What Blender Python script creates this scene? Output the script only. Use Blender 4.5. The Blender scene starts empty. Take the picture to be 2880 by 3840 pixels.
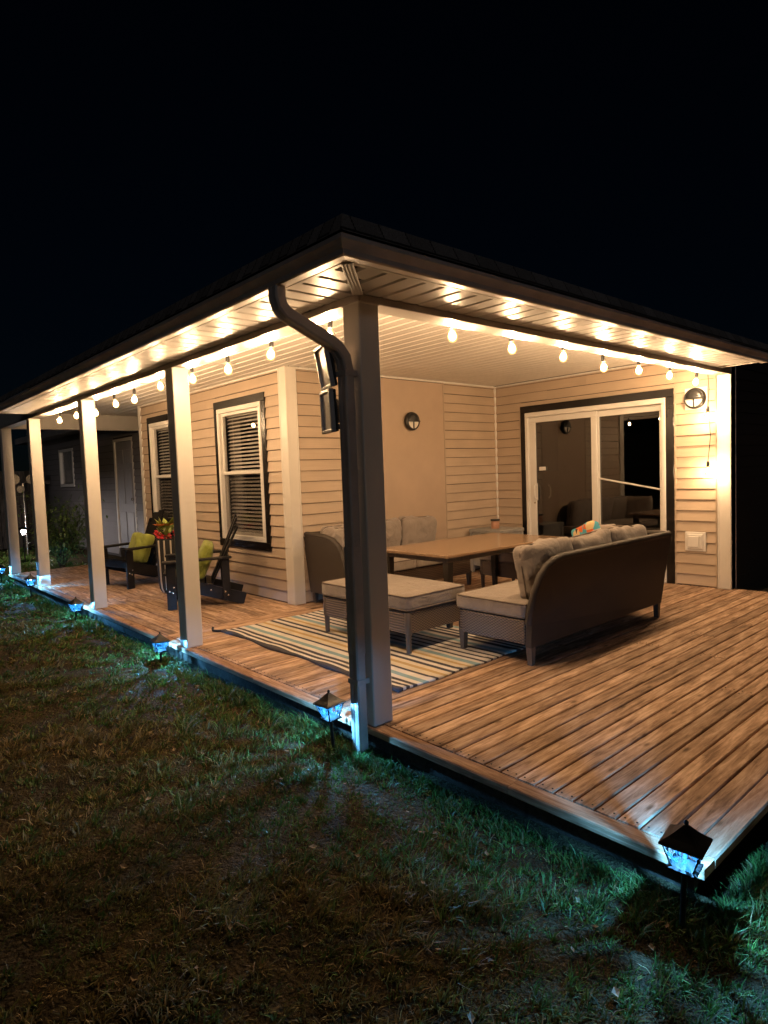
import bpy, bmesh, math, random
import numpy as np
from mathutils import Vector, Matrix, noise

random.seed(7)
rng = np.random.default_rng(7)
scene = bpy.context.scene
COL = scene.collection
R = math.radians

# ------------------------------------------------------------------ camera
CAM = Vector((-2.2256, -2.6585, 1.4194))
YAW, PITCH, ROLL = R(48.4848), R(-3.5184), R(-2.0782)
fw = Vector((math.cos(YAW) * math.cos(PITCH), math.sin(YAW) * math.cos(PITCH), math.sin(PITCH)))
rt = Vector((math.sin(YAW), -math.cos(YAW), 0.0))
up = rt.cross(fw)
r2 = math.cos(ROLL) * rt + math.sin(ROLL) * up
u2 = -math.sin(ROLL) * rt + math.cos(ROLL) * up
cam_data = bpy.data.cameras.new("camera")
cam_data.sensor_fit = 'HORIZONTAL'
cam_data.sensor_width = 36.0
cam_data.lens = 36.0 * 2380.15 / 2880.0
cam_data.clip_start = 0.05
cam_data.clip_end = 600.0
cam = bpy.data.objects.new("camera", cam_data)
COL.objects.link(cam)
cam.matrix_world = Matrix(((r2.x, u2.x, -fw.x, CAM.x), (r2.y, u2.y, -fw.y, CAM.y), (r2.z, u2.z, -fw.z, CAM.z), (0, 0, 0, 1)))
scene.camera = cam

# ------------------------------------------------------------------ night sky
world = bpy.data.worlds.new("World")
scene.world = world
world.use_nodes = True
wn = world.node_tree.nodes
wl = world.node_tree.links
for n in list(wn):
    wn.remove(n)
w_out = wn.new("ShaderNodeOutputWorld")
w_bg = wn.new("ShaderNodeBackground")
w_sky = wn.new("ShaderNodeTexSky")
w_sky.sky_type = 'NISHITA'
w_sky.sun_disc = False
FILL_DIR = Vector((0.45, 0.75, -0.16)).normalized()      # direction of the added fill light, from behind the camera
w_sky.sun_elevation = math.asin(-FILL_DIR.z)
w_sky.sun_rotation = math.atan2(-FILL_DIR.x, -FILL_DIR.y)
w_sky.air_density = 1.0
w_sky.dust_density = 0.0
w_sky.ozone_density = 6.0
SKY_STRENGTH = 0.00050
w_bg.inputs["Strength"].default_value = SKY_STRENGTH
wl.new(w_sky.outputs[0], w_bg.inputs[0])
wl.new(w_bg.outputs[0], w_out.inputs[0])

fill_data = bpy.data.lights.new("fill_sun", 'SUN')  # added lamp that lifts the unlit gutter, shingle edge and post faces
fill_data.energy = 0.09
fill_data.angle = R(6.0)
fill_data.color = (0.97, 0.96, 1.0)
fill_sun = bpy.data.objects.new("fill_sun", fill_data)
COL.objects.link(fill_sun)
fill_sun.rotation_euler = FILL_DIR.to_track_quat('-Z', 'Y').to_euler()

vs = scene.view_settings
scene.display_settings.display_device = 'sRGB'
vs.view_transform = 'Standard'
vs.look = 'None'
vs.exposure = 0.0
vs.gamma = 1.0
vs.use_curve_mapping = False
cy = scene.cycles
cy.use_denoising = True
cy.use_light_tree = True
cy.max_bounces = 6
cy.diffuse_bounces = 3
cy.use_adaptive_sampling = True
cy.adaptive_threshold = 0.025
cy.glossy_bounces = 3
cy.transmission_bounces = 6
cy.transparent_max_bounces = 24
cy.sample_clamp_indirect = 3.0
cy.blur_glossy = 0.6
cy.caustics_reflective = False
cy.caustics_refractive = False

BULB_L = 1840.0        # radiance of a string bulb's core
LED_L = 54000.0         # radiance of a path lantern's diode

# ------------------------------------------------------------------ materials
MATS = {}


def nd(nt, typ, **kw):
    n = nt.nodes.new(typ)
    for k, v in kw.items():
        if k in n.inputs:
            n.inputs[k].default_value = v
        else:
            setattr(n, k, v)
    return n


def base_mat(name):
    m = bpy.data.materials.new(name)
    m.use_nodes = True
    nt = m.node_tree
    b = nt.nodes["Principled BSDF"]
    MATS[name] = m
    return m, nt, b


def c4(c):
    return (c[0], c[1], c[2], 1.0)


def ramp(nt, stops, interp='LINEAR'):
    r = nt.nodes.new("ShaderNodeValToRGB")
    cr = r.color_ramp
    cr.interpolation = interp
    while len(cr.elements) < len(stops):
        cr.elements.new(0.5)
    for e, (p, c) in zip(cr.elements, stops):
        e.position = p
        e.color = c4(c)
    return r


def coords(nt, scale=(1, 1, 1), rand=True):
    """object coordinates, moved by a random amount for every object"""
    tc = nd(nt, "ShaderNodeTexCoord")
    mp = nd(nt, "ShaderNodeMapping")
    mp.inputs["Scale"].default_value = scale
    if rand:
        oi = nd(nt, "ShaderNodeObjectInfo")
        mul = nd(nt, "ShaderNodeVectorMath", operation='SCALE')
        mul.inputs[0].default_value = (37.0, 17.0, 23.0)
        nt.links.new(oi.outputs["Random"], mul.inputs["Scale"])
        add = nd(nt, "ShaderNodeVectorMath", operation='ADD')
        nt.links.new(tc.outputs["Object"], add.inputs[0])
        nt.links.new(mul.outputs[0], add.inputs[1])
        nt.links.new(add.outputs[0], mp.inputs[0])
    else:
        nt.links.new(tc.outputs["Object"], mp.inputs[0])
    return mp.outputs[0]


def plain(name, col, rough=0.5, var=0.12, nscale=6.0, bump=0.0, bscale=60.0, metallic=0.0, spec=0.5, sheen=0.0, stretch=(1, 1, 1)):
    m, nt, b = base_mat(name)
    v = coords(nt, stretch)
    n = nd(nt, "ShaderNodeTexNoise", Scale=nscale, Detail=5.0, Roughness=0.6)
    nt.links.new(v, n.inputs["Vector"])
    lo = tuple(max(0, x * (1 - var)) for x in col)
    hi = tuple(min(1, x * (1 + var)) for x in col)
    r = ramp(nt, [(0.3, lo), (0.7, hi)])
    nt.links.new(n.outputs[0], r.inputs[0])
    nt.links.new(r.outputs[0], b.inputs["Base Color"])
    b.inputs["Roughness"].default_value = rough
    b.inputs["Metallic"].default_value = metallic
    b.inputs["Specular IOR Level"].default_value = spec
    if sheen:
        b.inputs["Sheen Weight"].default_value = sheen
    if bump:
        n2 = nd(nt, "ShaderNodeTexNoise", Scale=bscale, Detail=3.0)
        nt.links.new(v, n2.inputs["Vector"])
        bp = nd(nt, "ShaderNodeBump", Strength=bump, Distance=0.01)
        nt.links.new(n2.outputs[0], bp.inputs["Height"])
        nt.links.new(bp.outputs[0], b.inputs["Normal"])
    return m


def deck_wood(name, dark, mid, light, rough=0.74):
    m, nt, b = base_mat(name)
    v = coords(nt, (1, 1, 1))
    # long grain
    mp = nd(nt, "ShaderNodeMapping")
    mp.inputs["Scale"].default_value = (4.0, 46.0, 46.0)
    nt.links.new(v, mp.inputs[0])
    warp = nd(nt, "ShaderNodeTexNoise", Scale=3.0, Detail=2.0)
    nt.links.new(v, warp.inputs["Vector"])
    g = nd(nt, "ShaderNodeTexNoise", Scale=1.0, Detail=7.0, Roughness=0.65, Distortion=0.6)
    nt.links.new(mp.outputs[0], g.inputs["Vector"])
    # broad stains
    s = nd(nt, "ShaderNodeTexNoise", Scale=5.0, Detail=4.0, Roughness=0.6)
    mp2 = nd(nt, "ShaderNodeMapping")
    mp2.inputs["Scale"].default_value = (0.7, 3.0, 3.0)
    nt.links.new(v, mp2.inputs[0])
    nt.links.new(mp2.outputs[0], s.inputs["Vector"])
    mx = nd(nt, "ShaderNodeMix", data_type='FLOAT')
    mx.inputs[0].default_value = 0.42
    nt.links.new(g.outputs[0], mx.inputs[2])
    nt.links.new(s.outputs[0], mx.inputs[3])
    r = ramp(nt, [(0.38, dark), (0.5, mid), (0.61, light)])
    nt.links.new(mx.outputs[0], r.inputs[0])
    # knots
    mp3 = nd(nt, "ShaderNodeMapping")
    mp3.inputs["Scale"].default_value = (3.4, 9.0, 1.0)
    nt.links.new(v, mp3.inputs[0])
    vo = nd(nt, "ShaderNodeTexVoronoi", Scale=1.0)
    nt.links.new(mp3.outputs[0], vo.inputs["Vector"])
    kr = ramp(nt, [(0.0, (0.12, 0.12, 0.12)), (0.07, (0.35, 0.33, 0.30)), (0.11, (0.75, 0.72, 0.68)), (0.17, (1, 1, 1))])
    nt.links.new(vo.outputs["Distance"], kr.inputs[0])
    mul = nd(nt, "ShaderNodeMix", data_type='RGBA', blend_type='MULTIPLY')
    mul.inputs[0].default_value = 0.85
    nt.links.new(r.outputs[0], mul.inputs[6])
    nt.links.new(kr.outputs[0], mul.inputs[7])
    # tone differs from board to board
    oi = nd(nt, "ShaderNodeObjectInfo")
    hv = nd(nt, "ShaderNodeHueSaturation")
    mr = nd(nt, "ShaderNodeMapRange")
    mr.inputs["To Min"].default_value = 0.66
    mr.inputs["To Max"].default_value = 1.28
    nt.links.new(oi.outputs["Random"], mr.inputs[0])
    nt.links.new(mr.outputs[0], hv.inputs["Value"])
    nt.links.new(mul.outputs[2], hv.inputs["Color"])
    nt.links.new(hv.outputs[0], b.inputs["Base Color"])
    b.inputs["Roughness"].default_value = rough
    b.inputs["Specular IOR Level"].default_value = 0.2
    bp = nd(nt, "ShaderNodeBump", Strength=1.0, Distance=0.005)
    nt.links.new(mx.outputs[0], bp.inputs["Height"])
    nt.links.new(bp.outputs[0], b.inputs["Normal"])
    return m


deck_wood("deck_wood", (0.185, 0.112, 0.073), (0.42, 0.272, 0.182), (0.63, 0.45, 0.33))
deck_wood("deck_edge_wood", (0.19, 0.10, 0.056), (0.36, 0.21, 0.125), (0.52, 0.34, 0.22))
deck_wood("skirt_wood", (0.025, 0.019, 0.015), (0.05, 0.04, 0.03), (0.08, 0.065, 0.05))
deck_wood("fence_wood", (0.03, 0.024, 0.02), (0.06, 0.05, 0.042), (0.10, 0.085, 0.07), 0.8)


def siding_mat(name, col):
    m, nt, b = base_mat(name)
    v = coords(nt, (1, 1, 1))
    mp = nd(nt, "ShaderNodeMapping")
    mp.inputs["Scale"].default_value = (3.0, 60.0, 60.0)
    nt.links.new(v, mp.inputs[0])
    n = nd(nt, "ShaderNodeTexNoise", Scale=1.0, Detail=4.0, Roughness=0.6)
    nt.links.new(mp.outputs[0], n.inputs["Vector"])
    n2 = nd(nt, "ShaderNodeTexNoise", Scale=2.5, Detail=3.0)
    nt.links.new(v, n2.inputs["Vector"])
    mx = nd(nt, "ShaderNodeMix", data_type='FLOAT')
    mx.inputs[0].default_value = 0.6
    nt.links.new(n.outputs[0], mx.inputs[2])
    nt.links.new(n2.outputs[0], mx.inputs[3])
    r = ramp(nt, [(0.3, tuple(x * 0.88 for x in col)), (0.7, tuple(x * 1.08 for x in col))])
    nt.links.new(mx.outputs[0], r.inputs[0])
    nt.links.new(r.outputs[0], b.inputs["Base Color"])
    b.inputs["Roughness"].default_value = 0.48
    b.inputs["Specular IOR Level"].default_value = 0.4
    bp = nd(nt, "ShaderNodeBump", Strength=0.12, Distance=0.003)
    nt.links.new(n.outputs[0], bp.inputs["Height"])
    nt.links.new(bp.outputs[0], b.inputs["Normal"])
    return m


siding_mat("tan_siding", (0.48, 0.372, 0.28))
siding_mat("shaded_siding", (0.034, 0.029, 0.027))  # side wall's darkness put into the colour, so the added fill leaves it black
siding_mat("grey_siding", (0.21, 0.20, 0.205))
plain("tan_panel", (0.45, 0.335, 0.25), 0.55, 0.05, 3.0, 0.05, 200.0)
plain("tan_trim", (0.43, 0.335, 0.25), 0.5, 0.05, 8.0)
plain("white_vinyl", (0.74, 0.71, 0.67), 0.32, 0.04, 5.0, 0.02, 90.0)
plain("post_white", (0.66, 0.615, 0.56), 0.38, 0.05, 4.0, 0.03, 40.0, stretch=(1, 1, 0.3))
plain("ceiling_white_lifted", (0.80, 0.765, 0.72), 0.38, 0.05, 6.0, 0.03, 30.0, spec=0.45)  # same vinyl as the soffit, lightened where the bulb light comes out too dim
plain("soffit_white_dimmed", (0.54, 0.51, 0.475), 0.42, 0.05, 6.0, 0.05, 30.0, spec=0.3)  # same vinyl as the ceiling, darkened against the glare of the bulbs
plain("brown_metal", (0.46, 0.405, 0.375), 0.42, 0.2, 5.0, 0.02, 30.0)
plain("black_trim", (0.010, 0.008, 0.0075), 0.25, 0.2, 5.0, spec=0.35)
plain("black_paint", (0.009, 0.008, 0.0075), 0.5, 0.3, 14.0, 0.15, 60.0, spec=0.25)
plain("black_plastic", (0.012, 0.012, 0.013), 0.4, 0.2, 20.0, 0.05, 80.0)
plain("lantern_black", (0.0022, 0.0022, 0.0024), 0.75, 0.2, 20.0, spec=0.08)
plain("dark_metal", (0.035, 0.028, 0.022), 0.4, 0.25, 12.0, 0.05, 60.0, metallic=0.3)
plain("grey_metal", (0.38, 0.37, 0.37), 0.38, 0.08, 9.0, metallic=0.25)
plain("steel", (0.62, 0.58, 0.52), 0.25, 0.08, 20.0, metallic=0.9)
plain("cushion_fabric", (0.285, 0.24, 0.21), 0.9, 0.10, 9.0, 0.25, 420.0, spec=0.15, sheen=0.25)
def fabric_folds(name):
    nt = MATS[name].node_tree
    b = nt.nodes["Principled BSDF"]
    old = b.inputs["Normal"].links[0].from_node
    v = coords(nt, (1, 1, 1))
    n = nd(nt, "ShaderNodeTexNoise", Scale=7.0, Detail=3.0, Roughness=0.55, Distortion=1.2)
    nt.links.new(v, n.inputs["Vector"])
    bp = nd(nt, "ShaderNodeBump", Strength=0.55, Distance=0.03)
    nt.links.new(n.outputs[0], bp.inputs["Height"])
    nt.links.new(bp.outputs[0], old.inputs["Normal"])


fabric_folds("cushion_fabric")
plain("piping_fabric", (0.15, 0.12, 0.10), 0.9, 0.1, 20.0)
plain("lime_fabric", (0.25, 0.28, 0.055), 0.9, 0.12, 9.0, 0.25, 300.0, spec=0.15, sheen=0.2)
fabric_folds("lime_fabric")
plain("sofa_leg", (0.115, 0.085, 0.062), 0.55, 0.2, 18.0, 0.1, 50.0, stretch=(3, 3, 0.5))
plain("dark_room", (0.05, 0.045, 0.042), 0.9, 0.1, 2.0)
plain("blind_white", (0.66, 0.62, 0.57), 0.45, 0.04, 10.0)
plain("lamp_glass_off", (0.78, 0.75, 0.68), 0.2, 0.04, 8.0)
plain("red_petal", (0.62, 0.045, 0.055), 0.6, 0.25, 30.0)
plain("orange_petal", (0.62, 0.20, 0.05), 0.6, 0.25, 30.0)
plain("green_leaf", (0.10, 0.17, 0.045), 0.5, 0.35, 25.0)
plain("lime_leaf", (0.24, 0.29, 0.06), 0.5, 0.3, 25.0)
plain("copper_pot", (0.48, 0.25, 0.16), 0.5, 0.1, 14.0)
plain("stone_grey", (0.30, 0.29, 0.275), 0.7, 0.15, 12.0, 0.2, 60.0)
plain("bark", (0.07, 0.052, 0.04), 0.9, 0.3, 20.0, 0.4, 60.0)
plain("door_paint", (0.34, 0.34, 0.36), 0.45, 0.08, 6.0)
plain("cream_trim", (0.58, 0.50, 0.40), 0.6, 0.1, 20.0)
plain("cloth_black", (0.02, 0.019, 0.018), 0.85, 0.2, 30.0, 0.2, 200.0)


def wicker_mat(name, col, su=150.0):
    m, nt, b = base_mat(name)
    v = coords(nt, (1, 1, 1), rand=False)
    # each strand crosses over and under its neighbours: two waves in quadrature
    def wave(axis, sc):
        w = nd(nt, "ShaderNodeTexWave", Scale=sc, Distortion=0.25)
        w.wave_type = 'BANDS'
        w.bands_direction = axis
        w.wave_profile = 'SIN'
        nt.links.new(v, w.inputs["Vector"])
        return w.outputs["Fac"]
    sx, sy, sz = wave('X', 9.0), wave('Y', 9.0), wave('Z', 15.0)
    mxy = nd(nt, "ShaderNodeMath", operation='MAXIMUM')
    nt.links.new(sx, mxy.inputs[0])
    nt.links.new(sy, mxy.inputs[1])
    df = nd(nt, "ShaderNodeMath", operation='SUBTRACT')
    nt.links.new(mxy.outputs[0], df.inputs[0])
    nt.links.new(sz, df.inputs[1])
    ab = nd(nt, "ShaderNodeMath", operation='ABSOLUTE')
    nt.links.new(df.outputs[0], ab.inputs[0])
    r = ramp(nt, [(0.0, tuple(x * 0.22 for x in col)), (0.35, col), (1.0, tuple(x * 1.25 for x in col))])
    nt.links.new(ab.outputs[0], r.inputs[0])
    nt.links.new(r.outputs[0], b.inputs["Base Color"])
    b.inputs["Roughness"].default_value = 0.55
    bp = nd(nt, "ShaderNodeBump", Strength=0.7, Distance=0.006)
    nt.links.new(ab.outputs[0], bp.inputs["Height"])
    nt.links.new(bp.outputs[0], b.inputs["Normal"])
    return m


wicker_mat("wicker", (0.15, 0.105, 0.076))
plain("sofa_panel", (0.036, 0.026, 0.020), 0.6, 0.08, 8.0, 0.3, 260.0)


def table_mat():
    m, nt, b = base_mat("table_top")
    v = coords(nt, (1.5, 22, 22))
    n = nd(nt, "ShaderNodeTexNoise", Scale=1.3, Detail=6.0, Distortion=0.5)
    nt.links.new(v, n.inputs["Vector"])
    r = ramp(nt, [(0.3, (0.23, 0.145, 0.085)), (0.7, (0.34, 0.225, 0.14))])
    nt.links.new(n.outputs[0], r.inputs[0])
    nt.links.new(r.outputs[0], b.inputs["Base Color"])
    b.inputs["Roughness"].default_value = 0.2
    b.inputs["Specular IOR Level"].default_value = 0.55


table_mat()


def glass_mat(name, tint=(0.9, 0.9, 0.9), rough=0.0, strength=1.0):
    """thin pane: sees through, mirrors at its Fresnel share"""
    m, nt, b = base_mat(name)
    out = nt.nodes["Material Output"]
    nt.nodes.remove(b)
    tr = nd(nt, "ShaderNodeBsdfTransparent")
    tr.inputs[0].default_value = c4(tint)
    gl = nd(nt, "ShaderNodeBsdfGlossy")
    gl.inputs["Roughness"].default_value = rough
    fr = nd(nt, "ShaderNodeFresnel")
    ge = nd(nt, "ShaderNodeNewGeometry")
    io = nd(nt, "ShaderNodeMath", operation='MULTIPLY_ADD')      # same glass from either side
    io.inputs[1].default_value = 1.0 / 1.55 - 1.55
    io.inputs[2].default_value = 1.55
    nt.links.new(ge.outputs["Backfacing"], io.inputs[0])
    nt.links.new(io.outputs[0], fr.inputs[0])
    ma = nd(nt, "ShaderNodeMath", operation='MULTIPLY')
    ma.inputs[1].default_value = strength
    mx = nd(nt, "ShaderNodeMixShader")
    nt.links.new(fr.outputs[0], ma.inputs[0])
    nt.links.new(ma.outputs[0], mx.inputs[0])
    nt.links.new(tr.outputs[0], mx.inputs[1])
    nt.links.new(gl.outputs[0], mx.inputs[2])
    nt.links.new(mx.outputs[0], out.inputs[0])
    return m


glass_mat("door_glass", (0.5, 0.5, 0.5), 0.0, 2.9)
glass_mat("window_glass", (0.97, 0.97, 0.97), 0.0, 1.1)
glass_mat("screen_glass", (0.80, 0.79, 0.78), 0.05, 0.6)


def emit(name, col, s):
    m, nt, b = base_mat(name)
    out = nt.nodes["Material Output"]
    nt.nodes.remove(b)
    e = nd(nt, "ShaderNodeEmission", Strength=s)
    e.inputs[0].default_value = c4(col)
    nt.links.new(e.outputs[0], out.inputs[0])
    return m


emit("bulb_core", (1.0, 0.69, 0.42), BULB_L)
emit("path_led", (0.13, 0.50, 1.0), LED_L)
emit("yard_led", (1.0, 0.88, 0.84), 950.0)


def bulb_glass():
    m, nt, b = base_mat("bulb_glass")
    out = nt.nodes["Material Output"]
    nt.nodes.remove(b)
    tr = nd(nt, "ShaderNodeBsdfTransparent")
    tr.inputs[0].default_value = (1.0, 0.93, 0.8, 1)
    e = nd(nt, "ShaderNodeEmission", Strength=8.0)
    e.inputs[0].default_value = (1.0, 0.58, 0.18, 1)
    mx = nd(nt, "ShaderNodeMixShader")
    mx.inputs[0].default_value = 0.3
    nt.links.new(tr.outputs[0], mx.inputs[1])
    nt.links.new(e.outputs[0], mx.inputs[2])
    nt.links.new(mx.outputs[0], out.inputs[0])


bulb_glass()


def lantern_glass():
    """moulded glass: clear facets throw rays, ribs scatter the diode's light"""
    m, nt, b = base_mat("lantern_glass")
    out = nt.nodes["Material Output"]
    nt.nodes.remove(b)
    v = coords(nt, (1, 1, 1), rand=False)
    oi = nd(nt, "ShaderNodeObjectInfo")
    sp = nd(nt, "ShaderNodeSeparateXYZ")
    nt.links.new(v, sp.inputs[0])
    an = nd(nt, "ShaderNodeMath", operation='ARCTAN2')
    nt.links.new(sp.outputs[1], an.inputs[0])
    nt.links.new(sp.outputs[0], an.inputs[1])
    cb = nd(nt, "ShaderNodeCombineXYZ")
    nt.links.new(an.outputs[0], cb.inputs[0])
    rs = nd(nt, "ShaderNodeMath", operation='MULTIPLY')
    rs.inputs[1].default_value = 61.0
    nt.links.new(oi.outputs["Random"], rs.inputs[0])
    nt.links.new(rs.outputs[0], cb.inputs[1])
    zs_ = nd(nt, "ShaderNodeMath", operation='MULTIPLY')
    zs_.inputs[1].default_value = 7.0
    nt.links.new(sp.outputs[2], zs_.inputs[0])
    nt.links.new(zs_.outputs[0], cb.inputs[2])
    fl = nd(nt, "ShaderNodeTexNoise", Scale=5.0, Detail=1.5, Roughness=0.5)
    nt.links.new(cb.outputs[0], fl.inputs["Vector"])
    r = ramp(nt, [(0.42, (0.02, 0.02, 0.02)), (0.47, (0.30, 0.30, 0.30)), (0.54, (0.95, 0.95, 0.95))])
    nt.links.new(fl.outputs[0], r.inputs[0])
    tr = nd(nt, "ShaderNodeBsdfTransparent")
    tr.inputs[0].default_value = (0.86, 0.95, 1.0, 1)
    tl = nd(nt, "ShaderNodeBsdfTranslucent")
    tl.inputs[0].default_value = (0.0022, 0.0056, 0.0085, 1)
    mx = nd(nt, "ShaderNodeMixShader")
    nt.links.new(r.outputs[0], mx.inputs[0])
    nt.links.new(tl.outputs[0], mx.inputs[1])
    nt.links.new(tr.outputs[0], mx.inputs[2])
    nt.links.new(mx.outputs[0], out.inputs[0])


lantern_glass()


def shingle_mat():
    m, nt, b = base_mat("shingle")
    v = coords(nt, (1, 1, 1), rand=False)
    br = nd(nt, "ShaderNodeTexBrick", Scale=3.0)
    br.inputs["Color1"].default_value = (0.24, 0.21, 0.195, 1)
    br.inputs["Color2"].default_value = (0.15, 0.13, 0.12, 1)
    br.inputs["Mortar"].default_value = (0.015, 0.012, 0.011, 1)
    br.inputs["Mortar Size"].default_value = 0.012
    nt.links.new(v, br.inputs["Vector"])
    n = nd(nt, "ShaderNodeTexNoise", Scale=140.0, Detail=3.0)
    nt.links.new(v, n.inputs["Vector"])
    mul = nd(nt, "ShaderNodeMix", data_type='RGBA', blend_type='OVERLAY')
    mul.inputs[0].default_value = 0.7
    nt.links.new(br.outputs[0], mul.inputs[6])
    nt.links.new(n.outputs[0], mul.inputs[7])
    nt.links.new(mul.outputs[2], b.inputs["Base Color"])
    b.inputs["Roughness"].default_value = 0.95
    bp = nd(nt, "ShaderNodeBump", Strength=0.9, Distance=0.01)
    nt.links.new(n.outputs[0], bp.inputs["Height"])
    nt.links.new(bp.outputs[0], b.inputs["Normal"])


shingle_mat()

CREAM, NAVY, GOLD, TEAL, SAND = (0.76, 0.71, 0.65), (0.040, 0.038, 0.052), (0.52, 0.36, 0.16), (0.25, 0.39, 0.44), (0.71, 0.61, 0.46)


def rug_mat():
    m, nt, b = base_mat("rug_stripes")
    tc = nd(nt, "ShaderNodeTexCoord")
    sp = nd(nt, "ShaderNodeSeparateXYZ")
    nt.links.new(tc.outputs["Object"], sp.inputs[0])
    seq = [(NAVY, .045), (CREAM, .030), (NAVY, .033), (CREAM, .032), (NAVY, .040), (CREAM, .045), (TEAL, .050), (CREAM, .060), (NAVY, .027),
           (SAND, .058), (GOLD, .040), (SAND, .050), (NAVY, .040), (CREAM, .042), (NAVY, .040), (SAND, .048), (GOLD, .035), (SAND, .040), (TEAL, .055),
           (CREAM, .035), (NAVY, .033), (CREAM, .047), (NAVY, .032), (CREAM, .046), (NAVY, .032), (CREAM, .045), (NAVY, .030), (CREAM, .040), (TEAL, .050), (CREAM, .05)]
    tot = sum(w for _, w in seq)
    stops, p = [], 0.0
    for c, w in seq:
        stops.append((p / tot, c))
        p += w
    wr = nd(nt, "ShaderNodeMath", operation='MODULO')
    wr.inputs[1].default_value = tot
    dv = nd(nt, "ShaderNodeMath", operation='DIVIDE')
    dv.inputs[1].default_value = tot
    nt.links.new(sp.outputs[0], wr.inputs[0])
    nt.links.new(wr.outputs[0], dv.inputs[0])
    r = ramp(nt, stops, 'CONSTANT')
    nt.links.new(dv.outputs[0], r.inputs[0])
    n = nd(nt, "ShaderNodeTexNoise", Scale=7.0, Detail=4.0)
    nt.links.new(tc.outputs["Object"], n.inputs["Vector"])
    nr = ramp(nt, [(0.3, (0.82, 0.82, 0.82)), (0.7, (1.05, 1.05, 1.05))])
    nt.links.new(n.outputs[0], nr.inputs[0])
    mul = nd(nt, "ShaderNodeMix", data_type='RGBA', blend_type='MULTIPLY')
    mul.inputs[0].default_value = 1.0
    nt.links.new(r.outputs[0], mul.inputs[6])
    nt.links.new(nr.outputs[0], mul.inputs[7])
    nt.links.new(mul.outputs[2], b.inputs["Base Color"])
    b.inputs["Roughness"].default_value = 0.85
    w = nd(nt, "ShaderNodeTexWave", Scale=60.0)
    w.bands_direction = 'Y'
    nt.links.new(tc.outputs["Object"], w.inputs["Vector"])
    bp = nd(nt, "ShaderNodeBump", Strength=0.35, Distance=0.003)
    nt.links.new(w.outputs["Fac"], bp.inputs["Height"])
    nt.links.new(bp.outputs[0], b.inputs["Normal"])


rug_mat()


def print_pillow_mat():
    m, nt, b = base_mat("print_fabric")
    v = coords(nt, (1, 1, 1), rand=False)
    vo = nd(nt, "ShaderNodeTexVoronoi", Scale=15.0)
    nt.links.new(v, vo.inputs["Vector"])
    sp = nd(nt, "ShaderNodeSeparateColor")
    nt.links.new(vo.outputs["Color"], sp.inputs[0])
    r = ramp(nt, [(0.0, (0.10, 0.42, 0.55)), (0.35, (0.75, 0.55, 0.28)), (0.55, (0.70, 0.16, 0.05)), (0.75, (0.10, 0.42, 0.55)), (0.92, (0.03, 0.03, 0.03))], 'CONSTANT')
    nt.links.new(sp.outputs[0], r.inputs[0])
    nt.links.new(r.outputs[0], b.inputs["Base Color"])
    b.inputs["Roughness"].default_value = 0.9


print_pillow_mat()


def soil_mat():
    m, nt, b = base_mat("soil")
    tc = nd(nt, "ShaderNodeTexCoord")
    n = nd(nt, "ShaderNodeTexNoise", Scale=3.0, Detail=9.0, Roughness=0.7)
    nt.links.new(tc.outputs["Object"], n.inputs["Vector"])
    r = ramp(nt, [(0.3, (0.018, 0.014, 0.008)), (0.55, (0.05, 0.038, 0.018)), (0.75, (0.095, 0.068, 0.033))])
    nt.links.new(n.outputs[0], r.inputs[0])
    nt.links.new(r.outputs[0], b.inputs["Base Color"])
    b.inputs["Roughness"].default_value = 0.95
    b.inputs["Specular IOR Level"].default_value = 0.1
    n2 = nd(nt, "ShaderNodeTexNoise", Scale=55.0, Detail=5.0)
    nt.links.new(tc.outputs["Object"], n2.inputs["Vector"])
    bp = nd(nt, "ShaderNodeBump", Strength=1.0, Distance=0.03)
    nt.links.new(n2.outputs[0], bp.inputs["Height"])
    nt.links.new(bp.outputs[0], b.inputs["Normal"])


soil_mat()


def blade_mat(name):
    m, nt, b = base_mat(name)
    at = nd(nt, "ShaderNodeAttribute", attribute_name="tint")
    nt.links.new(at.outputs["Color"], b.inputs["Base Color"])
    b.inputs["Roughness"].default_value = 0.55
    b.inputs["Specular IOR Level"].default_value = 0.3
    out = nt.nodes["Material Output"]
    tl = nd(nt, "ShaderNodeBsdfTranslucent")
    nt.links.new(at.outputs["Color"], tl.inputs[0])
    mx = nd(nt, "ShaderNodeMixShader")
    mx.inputs[0].default_value = 0.3
    nt.links.new(b.outputs[0], mx.inputs[1])
    nt.links.new(tl.outputs[0], mx.inputs[2])
    nt.links.new(mx.outputs[0], out.inputs[0])


blade_mat("blades")

# ------------------------------------------------------------------ mesh helpers


def M(n):
    return MATS[n] if isinstance(n, str) else n


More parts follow.
